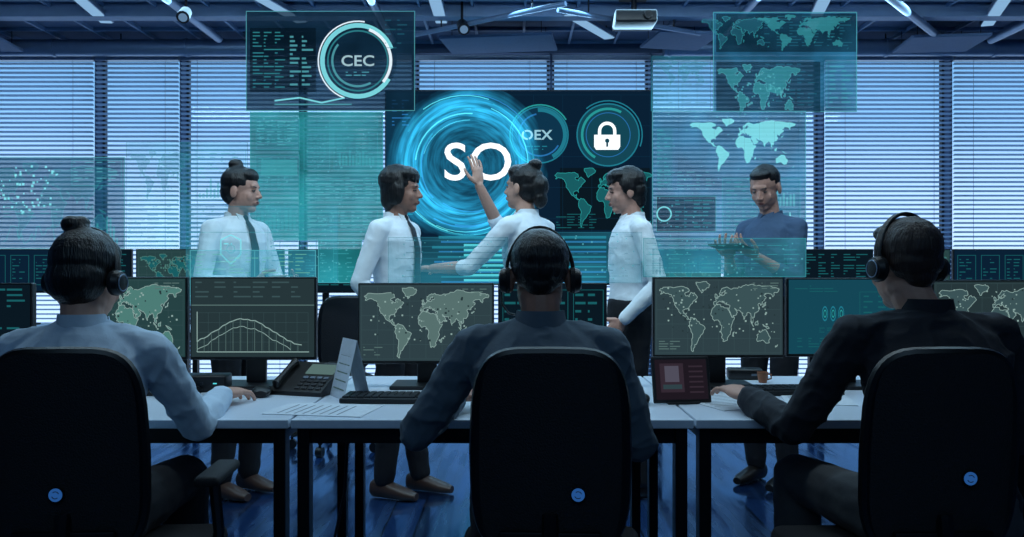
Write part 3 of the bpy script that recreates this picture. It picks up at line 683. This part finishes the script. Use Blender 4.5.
def person(label,loc,yaw,P,skin,hair,hmat,top,trou,shoe,tie=False,scale=1.0,vox=0.005,wide=1.0,jacket=False,fold=0.003):
    t=thing('person',label,'person',loc,R(yaw)); t.scale=(scale,)*3
    pel=V(P['pelvis']); ch=V(P['chest']); nk=V(P['neck']); hd=V(P['head']); dn,ya,ro=P.get('rot',(0,0,0))
    HM=Matrix.Translation(hd)@Matrix.Rotation(R(ya),4,'Z')@Matrix.Rotation(R(-dn),4,'X')@Matrix.Rotation(R(ro),4,'Y'); H3=HM.to_3x3()
    hp=lambda *a: HM@V(a)
    tw=Matrix.Rotation(R(P.get('twist',0)),3,'Z'); ux=tw@EX; uy=tw@EY
    w=wide
    def torso(m,g,lo=0):
        mid=pel.lerp(ch,0.45)
        S=[(pel+V((0,0,-0.075 if lo==0 else -0.04)),.125*w,.09),(pel+V((0,0,-0.02)),.150*w,.108),(pel+V((0,0,0.05)),.143*w,.104),(mid,.130*w,.096),(ch-V((0,0,0.03)),.147*w,.106),(ch+V((0,0,0.06)),.158*w,.102),(nk.lerp(ch,0.35),.146*w,.086),(nk.lerp(ch,0.15)+V((0,0,0.005)),.094*w,.064),(nk+V((0,0,0.008)),.052-g*0.6,.051-g*0.6)]
        m.loft([(c,a+g,b+g,EX.lerp(ux,min(1,i/5)).normalized(),EY.lerp(uy,min(1,i/5)).normalized()) for i,(c,a,b) in enumerate(S)],'x',24)
    A={}
    for s,k in ((-1,'L'),(1,'R')):
        sh=nk+ux*(s*0.163*w)+V((0,0,-0.070))+V(P.get('sh'+k,(0,0,0))); e,wr=ik(sh,P['w'+k],P['p'+k],0.285,0.255); A[k]=(sh,e,wr)
    def arms(m,g,cuff=None):
        for s,k in ((-1,'L'),(1,'R')):
            sh,e,wr=A[k]; m.limb(nk+ux*(s*0.03)-V((0,0,0.038)),sh+V((0,0,0.004)),0.042+g*0.6,0.045+g*0.7)
            m.limb(sh,e,0.046+g,0.036+g)
            en=wr if cuff is None else e.lerp(wr,cuff); rw=0.025 if cuff is None else (0.036+(0.025-0.036)*cuff)
            mid=e.lerp(en,0.35); m.limb(e,mid,0.036+g,0.036+g); m.limb(mid,en,0.036+g,rw+g)
    Lg={}
    for s,k in ((-1,'L'),(1,'R')): Lg[k]=(pel+V((s*0.085,0.0,-0.03)),V(P['k'+k]),V(P['a'+k]))
    def legs(m,g,hem=1.0):
        for k in 'LR':
            hp_,kn,an=Lg[k]; m.limb(hp_,kn,0.078+g,0.053+g); c=kn.lerp(an,0.3); m.limb(kn,c,0.052+g,0.051+g*1.2); m.limb(c,kn.lerp(an,hem),0.051+g*1.2,0.036+g*(1.0 if hem==1 else 1.6))
    m=MB(); torso(m,-0.004); arms(m,-0.001); legs(m,-0.003)
    m.limb(nk-V((0,0,0.03)),hp(0,-0.014,-0.07),0.053,0.050)
    m.ell(hp(0,-0.014,0.032),(0.074,0.092,0.083),H3); m.ell(hp(0,0.018,-0.03),(0.059,0.07,0.083),H3); m.ell(hp(0,0.050,-0.088),(0.028,0.03,0.022),H3)
    m.ell(hp(0,0.0,-0.058),(0.056,0.062,0.04),H3)
    m.limb(hp(0,0.084,0.008),hp(0,0.102,-0.026),0.006,0.0105,n=8); m.ell(hp(0,0.071,0.024),(0.040,0.013,0.018),H3)
    for s in (-1,1):
        m.ell(hp(s*0.034,0.060,-0.030),(0.020,0.014,0.024),H3); m.ell(hp(s*0.074,-0.008,-0.012),(0.009,0.02,0.032),H3); m.ell(hp(s*0.012,0.094,-0.030),(0.007,0.009,0.007),H3)
    m.ell(hp(0,0.079,-0.058),(0.024,0.012,0.014),H3)
    for s,k in ((-1,'L'),(1,'R')):
        sh,e,wr=A[k]; d=P.get('d'+k,(wr-e)); hand(m,wr,d,P.get('n'+k,(0,0,-1)),s,P.get('c'+k,22))
        an=Lg[k][2]; f=V(P.get('f'+k,(0,1,0))); m.limb(an,an+V((0,0,-0.04))-f*0.02,0.034,0.034); m.limb(an+V((0,0,-0.045)),an+f*0.12+V((0,0,-0.055)),0.036,0.026)
    remesh(m,'body',skin,t,vox*0.9,3)
    for s in (-1,1):
        m=MB(); m.ell(hp(s*0.029,0.0755,0.002),(0.010,0.009,0.0042),H3,'eye_shade',10,6); eo=m.build('eye',t,smooth=True)
        m=MB(); m.ell(hp(s*0.029,0.082,0.002),(0.0050,0.004,0.0042),H3,'eye_dark',8,5); m.build('pupil',eo,smooth=True)
        m=MB(); m.limb(hp(s*0.017,0.0835,0.021),hp(s*0.038,0.077,0.023),0.0026,0.0018,hmat,8,2)
        m.build('eyebrow',t,smooth=True)
    m=MB(); m.ell(hp(0,0.090,-0.054),(0.018,0.005,0.0035),H3,'lips',10,6); m.ell(hp(0,0.0885,-0.061),(0.015,0.006,0.0045),H3,'lips',10,6); m.build('lips',t,smooth=True)
    m=MB(); amp=0.0015
    if hair=='crop':
        m.ell(hp(0,-0.019,0.039),(0.0775,0.091,0.082),H3); m.ell(hp(0,-0.044,0.006),(0.070,0.057,0.056),H3); m.ell(hp(0,0.035,0.085),(0.055,0.045,0.026),H3); m.ell(hp(0,-0.056,-0.034),(0.043,0.030,0.030),H3); amp=0.0022
    else:
        m.ell(hp(0,-0.023,0.043),(0.082,0.094,0.085),H3); m.ell(hp(0,-0.048,-0.006),(0.076,0.064,0.074),H3)
    if hair=='fringe':
        m.ell(hp(0,0.03,0.080),(0.071,0.060,0.040),H3); m.ell(hp(0,-0.06,-0.05),(0.056,0.042,0.05),H3); amp=0.003
        for k_ in range(7): a_=-0.05+k_*0.0167; m.limb(hp(a_*0.7,0.05,0.10),hp(a_,0.086-abs(a_)*0.35,0.045+random.uniform(-0.008,0.01)),0.014,0.006,n=8)
        for s in (-1,1): m.ell(hp(s*0.068,-0.004,0.02),(0.016,0.038,0.05),H3)
    if hair=='bob':
        amp=0.004; m.ell(hp(0,0.022,0.078),(0.076,0.066,0.048),H3); m.ell(hp(0,-0.052,-0.045),(0.076,0.056,0.066),H3); m.ell(hp(0,-0.03,0.05),(0.092,0.098,0.088),H3)
        for s in (-1,1): m.ell(hp(s*0.072,-0.008,-0.01),(0.020,0.044,0.072),H3)
        for k_ in range(6): a_=-0.045+k_*0.018; m.limb(hp(a_*0.7,0.05,0.105),hp(a_,0.084-abs(a_)*0.35,0.05+random.uniform(-0.008,0.01)),0.015,0.007,n=8)
    if hair in('bun','topknot'):
        k_=0.82 if hair=='bun' else 1.0
        m.ell(hp(0,0.03,0.075),(0.06,0.05,0.042),H3); m.ell(hp(-0.03 if hair=='bun' else 0,-0.045,0.132),(0.038*k_,0.038*k_,0.030*k_),H3); m.ell(hp(-0.012,-0.04,0.139),(0.026*k_,0.026*k_,0.022*k_),H3); m.limb(hp(0,-0.04,0.1),hp(-0.015,-0.045,0.13),0.026,0.022)
    if hair=='updo':
        amp=0.003; m.ell(hp(0,0.03,0.08),(0.066,0.052,0.042),H3); m.ell(hp(0.0,-0.07,0.122),(0.040,0.036,0.030),H3); m.ell(hp(0,-0.105,0.01),(0.054,0.045,0.058),H3); m.ell(hp(0,-0.112,-0.055),(0.042,0.034,0.050),H3)
    remesh(m,'hair',hmat,t,0.005 if vox>0.0046 else 0.004,4,amp,40,(1,1,0.5))
    gg=0.009 if not jacket else 0.013
    m=MB(); torso(m,gg,1); arms(m,gg*0.85,P.get('cuff',0.93))
    if jacket:
        for s,k in ((-1,'L'),(1,'R')):
            sh=A[k][0]; m.ell(sh+V((-s*0.012,0,0.022)),(0.064,0.058,0.040))
    remesh(m,'jacket' if jacket else 'shirt',top,t,0.006 if vox>0.0046 else 0.005,4,0.003,9,(1,1,1.6),fold)
    # collar band
    m=MB(); c=nk+V((0,-0.004,0)); hh=0.030 if jacket else 0.026; r0=0.068 if jacket else 0.062; r1=0.060 if jacket else 0.057
    vs=[];fs=[];N=24
    for (rr,zz) in ((r0,-0.012),(r1,hh),(r1-0.005,hh),(r0-0.010,-0.012)):
        for i in range(N):
            a=2*math.pi*i/N; fr=max(0,math.sin(a)); vs.append(c+V((rr*math.cos(a),rr*math.sin(a)*0.97,zz-0.024*fr)))
    for k_ in range(3):
        for i in range(N): j=(i+1)%N; fs.append([k_*N+i,k_*N+j,(k_+1)*N+j,(k_+1)*N+i])
    for i in range(N): j=(i+1)%N; fs.append([3*N+i,3*N+j,j,i])
    m.add(vs,fs,top)
    if not jacket:
        for s in (-1,1):
            a0=nk+V((s*0.006,0.062,0.002)); a1=nk+V((s*0.045,0.040,0.016)); a2=nk+V((s*0.040,0.075,-0.042)); off=V((0,0.004,0.002))
            m.add([a0,a1,a2,a0+off,a1+off,a2+off],[[0,1,2],[5,4,3],[0,3,4,1],[1,4,5,2],[2,5,3,0]],top)
    m.build('collar',t,smooth=True)
    if tie:
        m=MB(); pts=[nk+V((0,0.060,-0.006)),nk.lerp(ch,0.3)+V((0,0.100,0)),ch+V((0,0.121,0.03)),ch.lerp(pel,0.4)+V((0,0.119,0)),pel+V((0,0.124,0.08))]
        wd=[0.014,0.02,0.026,0.031,0.036]; m.loft([(p,a,0.007,EX,EY) for p,a in zip(pts,wd)],'tie_navy',12); m.ell(pts[0],(0.02,0.014,0.018),None,'tie_navy'); m.build('tie',t,smooth=True)
    m=MB(); m.loft([(pel+V((0,0,-0.09)),.13*w,.10,EX,EY),(pel+V((0,0,-0.03)),.163*w,.122,EX,EY),(pel+V((0,0,0.05)),.158*w,.120,EX,EY),(pel+V((0,0,0.075)),.15*w,.114,EX,EY)],'x',24); legs(m,0.012,0.97)
    remesh(m,'trousers',trou,t,0.008,3,0.004,9,(1,1,1),0.003)
    for k in 'LR':
        an=Lg[k][2]; f=V(P.get('f'+k,(0,1,0))).normalized(); l=V((f.y,-f.x,0))
        m=MB(); z0=an.z
        m.loft([(an-f*0.075+V((0,0,0.045-z0)),.02,.035,l,V((0,0,1))),(an-f*0.055+V((0,0,0.048-z0)),.036,.046,l,V((0,0,1))),(an+V((0,0,0.05-z0)),.04,.048,l,V((0,0,1))),(an+f*0.07+V((0,0,0.04-z0)),.044,.038,l,V((0,0,1))),(an+f*0.14+V((0,0,0.03-z0)),.043,.027,l,V((0,0,1))),(an+f*0.185+V((0,0,0.024-z0)),.024,.018,l,V((0,0,1)))],shoe,16)
        m.build('shoe',t,smooth=True)
    return t,HM,scale
def seat(ex): 
    d=dict(pelvis=(0,0,.55),chest=(0,.05,.84),neck=(0,.085,1.005),head=(0,.135,1.12),rot=(14,0,0),kL=(-.13,.42,.535),kR=(.13,.42,.535),aL=(-.13,.40,.09),aR=(.13,.42,.09),pL=(-1,-.2,-.6),pR=(1,-.2,-.6)); d.update(ex); return d
LS=person('person seen from behind at left with hair bun and headset, pale shirt',(X(74,2.1),PY,0),0,
    seat(dict(wL=(-.17,.44,.762),wR=(.205,.515,.757),dR=(.12,1,-.02),pL=(-.4,-.2,-1),rot=(12,-6,0),neck=(0.0,.085,1.0),head=(-0.01,.13,1.113),pR=(.25,-.2,-1))),'skin_c','bun','hair_black','shirt_grey','trousers_dark','shoe_leather',vox=0.0045,wide=1.05,fold=0.006)
CS=person('person seen from behind in the middle wearing headset and slate blazer',(X(541,2.1),PY,0),0,
    seat(dict(wL=(-.24,.40,.762),wR=(.19,.40,.762),pL=(-.75,-.1,-1),pR=(.45,-.2,-1),rot=(16,0,0),head=(0,.13,1.118))),'skin_b','crop','hair_black','blazer_slate','trousers_dark','shoe_leather',vox=0.0045,jacket=True,wide=1.03,fold=0.007)
RS=person('person seen from behind at right in dark jacket with short hair and headset',(X(936,2.1),PY,0),0,
    seat(dict(wL=(-.365,.41,.765),wR=(.2,.38,.762),pL=(-.3,-.25,-1),pR=(.4,-.3,-1),rot=(6,12,0),kL=(-.22,.42,.535),aL=(-.24,.3,.09),chest=(0,.04,.86),neck=(-.01,.07,1.035),head=(-.045,.11,1.150))),'skin_c','crop','hair_brown','jacket_navy','trousers_grey','shoe_leather',vox=0.0045,wide=1.10,jacket=True,fold=0.007)
def stand(ex):
    d=dict(pelvis=(0,0,.93),chest=(0,0,1.23),neck=(0,-.01,1.42),head=(0,.03,1.555),kL=(-.09,.02,.49),kR=(.09,.02,.49),aL=(-.095,-.02,.09),aR=(.095,-.02,.09),wL=(-.22,.06,.86),wR=(.22,.06,.86),pL=(-.4,-1,0),pR=(.4,-1,0),nL=(1,0,0),nR=(-1,0,0)); d.update(ex); return d
SD=4.3
person('standing person with topknot and tie in white shirt, leftmost of those standing',(X(238,SD),SD,0),-118,stand(dict(wL=(-.12,.25,1.08),wR=(.14,.25,1.08),pL=(-.6,-.3,-1),pR=(.6,-.3,-1),rot=(4,18,0))),'skin_a','topknot','hair_black','shirt_white','trousers_dark','shoe_tan',tie=True,scale=0.985)
person('standing person with dark bob and tie facing the one pointing',(X(397,SD),SD,0),-112,stand(dict(rot=(2,12,0),wL=(-.2,.1,.9),wR=(.21,.1,.9),aL=(-.1,.08,.09))),'skin_b','bob','hair_black','shirt_white','trousers_dark','shoe_tan',tie=True,scale=0.985)
person('person with pinned up hair raising a hand to the SO lettering',(X(530,SD+0.1),SD+0.1,0),50,stand(dict(rot=(-4,8,0),wR=(-.05,.31,1.585),pR=(.6,.4,-1),nR=(0,1,.2),dR=(-.05,.12,1),cR=12,wL=(-.28,.43,1.14),pL=(-.6,0,-1),nL=(0,0,-1),cuff=0.15,chest=(0,.02,1.23),neck=(0,.02,1.42),head=(0,.05,1.56))),'skin_c','updo','hair_black','shirt_white','trousers_dark','shoe_leather',scale=1.0,wide=0.94)
person('standing person in white shirt with dark fringe, right of the big padlock screen',(X(631,SD),SD,0),98,stand(dict(rot=(8,-4,0),wL=(-.2,.1,.9),wR=(.2,.1,.9))),'skin_a','fringe','hair_black','shirt_white','trousers_dark','shoe_leather',scale=0.985,wide=0.95)
S5=person('standing person in blue grey shirt looking down at a tablet',(X(770,4.5),4.5,0),132,stand(dict(rot=(24,10,0),wL=(-.08,.26,1.20),wR=(.08,.26,1.20),pL=(-.4,-.4,-1),pR=(.4,-.4,-1),nL=(0.3,.2,1),nR=(-0.3,.2,1),cL=35,cR=35,head=(0,.05,1.565),cuff=0.45)),'skin_a','crop','hair_black','shirt_blue','trousers_dark','shoe_leather',scale=1.0,wide=0.92)
tb=thing('tablet_computer','slim dark tablet held by the standing person in blue grey shirt','tablet',(0,0,0))
tb.matrix_world=Matrix.Translation((X(770,4.5),4.5,0))@Matrix.Rotation(R(132),4,'Z')@Matrix.Translation((0,0.35,1.245))@Matrix.Rotation(R(12),4,'X')
m=MB(); m.box((0,0,0),(0.20,0.14,0.009),'black_plastic',0.004); m.build('case',tb)
m=MB(); m.box((0,0,0.0055),(0.18,0.12,0.001),'g_deep'); m.build('screen',tb)

# headsets
def headset(P,label,mic=-1):
    t,HM,sc=P; root=thing('headset',label,'headset',(0,0,0),0,'headsets worn at the front desks')
    M=Matrix.Translation(t.location)@Matrix.Rotation(t.rotation_euler.z,4,'Z')@Matrix.Scale(sc,4)@HM; root.matrix_world=M
    pts=[(0.087*math.cos(a),-0.012,-0.005+0.134*math.sin(a)) for a in [math.pi*i/20 for i in range(21)]]
    m=MB(); 
    for dy in (-0.007,0,0.007): m.tube([(x,y+dy,z) for x,y,z in pts],0.0045,'black_plastic',8)
    m.build('headband',root,smooth=True)
    for s in (-1,1):
        m=MB(); m.cyl((s*0.088,-0.012,-0.012),(s*0.101,-0.012,-0.012),0.033,0.028,'black_plastic',24); m.ell((s*0.101,-0.012,-0.012),(0.005,0.026,0.026),None,'black_plastic'); m.tube([(s*0.104,-0.012+0.021*math.cos(a),-0.012+0.021*math.sin(a)) for a in [2*math.pi*i/20 for i in range(20)]],0.0014,'alu',6,True,ref=EX)
        c=m.build('ear_cup',root,smooth=True)
        m=MB(); m.cyl((s*0.077,-0.012,-0.012),(s*0.088,-0.012,-0.012),0.032,0.034,'chair_pad',24); m.build('ear_cushion',c,smooth=True)
    m=MB(); m.tube([(mic*0.098,0.0,-0.03),(mic*0.098,0.05,-0.06),(mic*0.080,0.09,-0.075),(mic*0.055,0.115,-0.075)],0.003,'black_plastic',6,ref=V((0,0,1))); m.ell((mic*0.05,0.117,-0.075),(0.01,0.007,0.007),None,'black_plastic'); m.build('microphone_boom',root,smooth=True)
headset(LS,'black headset on the person with the hair bun at left',-1)
headset(CS,'black headset on the middle seated person',-1)
headset(RS,'black headset on the seated person in dark jacket at right',1)

# ============================================================ DESK ITEMS
def keyboard(x,y,rz,label,w=0.36):
    t=thing('keyboard',label,'keyboard',(x,y,DZ),rz,'keyboards on the front desks')
    m=MB(); m.box((0,0,0.009),(w,0.13,0.016),'black_plastic',0.004); m.build('base',t)
    k=MB(); nx=15
    for j in range(5):
        for i in range(nx):
            if j==0 and 4<i<10: continue
            k.box((-w/2+0.018+i*(w-0.036)/(nx-1),-0.048+j*0.024,0.020),(0.019,0.018,0.006),'key_dark')
        if j==0: k.box((0.0,-0.048,0.020),(0.11,0.018,0.006),'key_dark')
    k.build('keys',t)
def mouse(x,y,rz,label):
    t=thing('computer_mouse',label,'mouse',(x,y,DZ),rz)
    m=MB(); m.loft([(V((0,-0.05,0.012)),.02,.011,EX,V((0,0,1))),(V((0,-0.035,0.016)),.03,.016,EX,V((0,0,1))),(V((0,0,0.018)),.031,.018,EX,V((0,0,1))),(V((0,0.035,0.014)),.028,.013,EX,V((0,0,1))),(V((0,0.052,0.01)),.016,.008,EX,V((0,0,1)))],'black_plastic',16); m.build('shell',t,smooth=True)
    m=MB(); m.cyl((-0.003,0.028,0.026),(0.003,0.028,0.026),0.008,mat='key_dark'); m.build('scroll_wheel',t)
def dk(px,py): D=(CH-DZ)*F/(py-268.5); return X(px,D),D
x,y=dk(400,401); keyboard(x,y,R(-2),'black keyboard on the middle desk left of the slate blazer')
x,y=dk(255,399); keyboard(x-0.40,y+0.12,R(4),'black keyboard on the left desk beyond the pale sleeve')
x,y=dk(752,392); keyboard(x+0.1,y-0.03,R(3),'black keyboard on the right desk in front of teal monitor')
x,y=dk(262,396); mouse(x,y,R(10),'black mouse right of the hand on the left desk')
x,y=dk(640,404); mouse(x,y,R(-10),'black mouse on the middle desk near the maroon tablet')
x,y=dk(304,394)
t=thing('desk_phone','dark flat desk telephone with sloping keypad left of folded papers','telephone',(x,y+0.03,DZ),R(-18))
m=MB(); m.add([(-.10,-.075,0),(.10,-.075,0),(.10,.08,0),(-.10,.08,0),(-.10,-.075,.014),(.10,-.075,.014),(.10,.08,.095),(-.10,.08,.095)],[[3,2,1,0],[4,5,6,7],[0,1,5,4],[1,2,6,5],[2,3,7,6],[3,0,4,7]],'black_plastic'); m.build('base',t)
up=V((0,0.155,0.081)).normalized(); nn=V((0,-0.081,0.155)).normalized(); o0=V((0.03,-.075,.014)); RM=Matrix.Rotation(math.atan2(0.081,0.155),3,'X')
m=MB()
for i in range(4):
    for j in range(4): m.box(o0+up*(0.020+0.020*j)+V((-.028+.026*i,0,0))+nn*0.002,(0.018,0.012,0.004),'key_light' if j==3 else 'key_dark',0.0015,RM)
m.build('keypad',t)
m=MB(); m.box(o0+up*0.130+nn*0.002+V((0.010,0,0)),(0.105,0.055,0.003),'g_mid',0,RM); m.build('display',t)
m=MB(); a=V((-.075,-.075,.014))+up*0.02+nn*0.012; b=a+up*0.13; m.tube([a-nn*0.006,a+nn*0.003,a.lerp(b,0.3)+nn*0.005,a.lerp(b,0.7)+nn*0.005,b+nn*0.003,b-nn*0.006],[0.013,0.014,0.010,0.010,0.014,0.013],'black_plastic',10,ref=EX); m.build('handset',t,smooth=True)
x,y=dk(350,397)
t=thing('folded_card','white folded paper standing on the desk right of the telephone','paper',(x,y,DZ),R(-60))
m=MB(); m.add([(-.07,-.045,0),(.07,-.045,0),(.07,0,.19),(-.07,0,.19),(.07,.045,0),(-.07,.045,0)],[[0,1,2,3],[3,2,4,5]],'paper'); m.build('card_sheet',t)
m=MB()
for k in range(6): m.box((0,-0.039+0.006*k*1.1,0.03+0.026*k),(0.1,0.001,0.004),'g_dim',0)
m.build('printed_lines',t)
D=2.62; x=X(684,D)
t=thing('tablet_on_stand','small tablet in dark frame showing dim maroon picture of a page','tablet',(x,D+0.02,DZ),R(6))
Mx=Matrix.Rotation(R(-14),3,'X')
def tp(u,v,n): return Mx@V((u,-n,v))
m=MB(); m.box(tp(0,0.075,0),(0.185,0.010,0.145),'black_plastic',0.004,Mx); m.build('frame',t)
m=MB(); m.box(tp(0,0.075,0.0056),(0.165,0.001,0.125),'g_red',0,Mx); m.box(tp(-0.03,0.08,0.0064),(0.075,0.001,0.09),'g_rust',0,Mx); m.box(tp(-0.03,0.092,0.0070),(0.045,0.001,0.05),'g_pink',0,Mx)
m.box(tp(-0.03,0.052,0.0070),(0.06,0.001,0.014),'s_slate',0,Mx)
for k in range(6): m.box(tp(0.047,0.035+k*0.016,0.0064),(0.045,0.001,0.005),'g_rust',0,Mx)
m.build('screen',t)
m=MB(); m.tube([(0,0.02,0.09),(0,0.075,0.006)],0.006,'black_plastic',8,ref=EX); m.box((0,0.03,0.004),(0.1,0.1,0.006),'black_plastic'); m.build('prop_stand',t)
x,y=dk(766,384); q=0.6
t=thing('cup','small orange brown clay cup behind the right keyboard','cup',(x,y+0.04,DZ))
m=MB(); m.loft([(V((0,0,0.0)),.024*q,.024*q,EX,EY),(V((0,0,0.03*q)),.03*q,.03*q,EX,EY),(V((0,0,0.065*q)),.034*q,.034*q,EX,EY),(V((0,0,0.065*q)),.030*q,.030*q,EX,EY),(V((0,0,0.01)),.022*q,.022*q,EX,EY)],'orange_clay',20); m.build('vessel',t,smooth=True)
m=MB(); m.tube([(0.032*q,0,0.052*q),(0.052*q,0,0.048*q),(0.052*q,0,0.024*q),(0.029*q,0,0.018*q)],0.003,'orange_clay',8); m.build('handle',t,smooth=True)
def paper(px,py,rz,label,name='paper_sheet'):
    x,y=dk(px,py); o=MB(); o.box((0,0,0.0015),(0.21,0.297,0.002),'paper'); 
    for k in range(8): o.box((-0.01,0.11-k*0.026,0.0028),(0.15,0.005,0.0004),'key_light')
    q=o.build(name,None,loc=(x,y,DZ)); q.rotation_euler.z=rz; tag(q,label,'paper')
paper(725,402,R(20),'white printed sheet on the right desk next to maroon tablet')
paper(815,398,R(-12),'white printed sheet on the right desk near the dark sleeve')
paper(325,410,R(80),'white printed sheet on the middle desk in front of telephone')
x,y=dk(210,388)
t=thing('docking_station','low black box device below the line graph monitor','device',(x,y-0.06,DZ),R(5))
m=MB(); m.box((0,0,0.028),(0.17,0.10,0.056),'black_plastic',0.008,seg=3); m.build('case',t,smooth=True)
m=MB(); m.box((0.05,-0.051,0.03),(0.012,0.002,0.004),'g_cyan'); m.box((-0.02,-0.051,0.03),(0.06,0.002,0.01),'key_dark'); m.build('front_ports',t)
x,y=dk(738,378)
t=thing('docking_station','low black box device under the right map monitor','device',(x+0.02,y-0.02,DZ),R(-8))
m=MB(); m.box((0,0,0.02),(0.13,0.08,0.04),'black_plastic',0.008,seg=3); m.build('case',t,smooth=True)
m=MB(); m.box((0.03,-0.041,0.02),(0.02,0.002,0.008),'key_light'); m.build('front_ports',t)
m=MB(); m.tube([(X(352,3.2),3.2,0.69),(X(350,3.2),3.15,0.5),(X(345,3.2),3.2,0.3),(X(338,3.2),3.1,0.12),(X(350,3.2),3.0,0.012),(X(380,3.2),3.1,0.012)],0.006,'black_plastic',8)
tag(m.build('power_cable',None,smooth=True),'black cable hanging down under the middle desk','cable')

# ============================================================ LIGHTS, WORLD, CAMERA
def area(loc,rot,size,sy,e,col):  # added fill lights out of view, not fixtures of the room
    l=bpy.data.lights.new('area','AREA'); l.shape='RECTANGLE'; l.size=size; l.size_y=sy; l.energy=e; l.color=col
    o=bpy.data.objects.new('fill_light',l); COL.objects.link(o); o.location=loc; o.rotation_euler=[R(a) for a in rot]
area((0,2.9,3.05),(38,0,0),4.5,0.5,66,(0.66,0.88,1.0))  # added to light the standing faces from the camera side
area((0,6.2,2.95),(-30,0,0),6.0,0.4,80,(0.38,0.72,1.0))  # added cyan rim light from the back
area((0,-0.6,2.9),(35,0,0),4,1.0,17,(0.4,0.70,1.0))  # added dim blue fill from behind the camera for chair backs
area((0,4.2,3.1),(0,0,0),6,0.6,44,(0.42,0.76,1.0))
area((0,4.9,3.1),(58,0,0),8,0.4,60,(0.55,0.80,1.0))  # added to brighten the blinds from inside
w=bpy.data.worlds.new('World'); bpy.context.scene.world=w; w.use_nodes=True; n=w.node_tree.nodes; L=w.node_tree.links
bg=n['Background']; tc=n.new('ShaderNodeTexCoord'); sp=n.new('ShaderNodeSeparateXYZ'); L.new(tc.outputs['Generated'],sp.inputs[0])
rp=n.new('ShaderNodeValToRGB'); cr=rp.color_ramp; cr.elements[0].position=0.0; cr.elements[0].color=srgb(206,228,250); cr.elements[1].position=0.6; cr.elements[1].color=srgb(50,92,136)
for p,c in ((0.08,(184,214,246)),(0.16,(136,184,224)),(0.27,(96,152,198))):
    e=cr.elements.new(p); e.color=srgb(*c)
L.new(sp.outputs['Z'],rp.inputs[0]); L.new(rp.outputs[0],bg.inputs[0]); bg.inputs[1].default_value=1.6
cam=bpy.data.cameras.new('Camera'); cam.lens=36*F/1024; cam.sensor_width=36; co=bpy.data.objects.new('Camera',cam); COL.objects.link(co)
co.location=(0,0,CH); co.rotation_euler=(R(90),0,0); cam.clip_start=0.05; bpy.context.scene.camera=co
try:
    bpy.context.scene.view_settings.view_transform='Standard'; bpy.context.scene.view_settings.look='None'
except Exception: pass
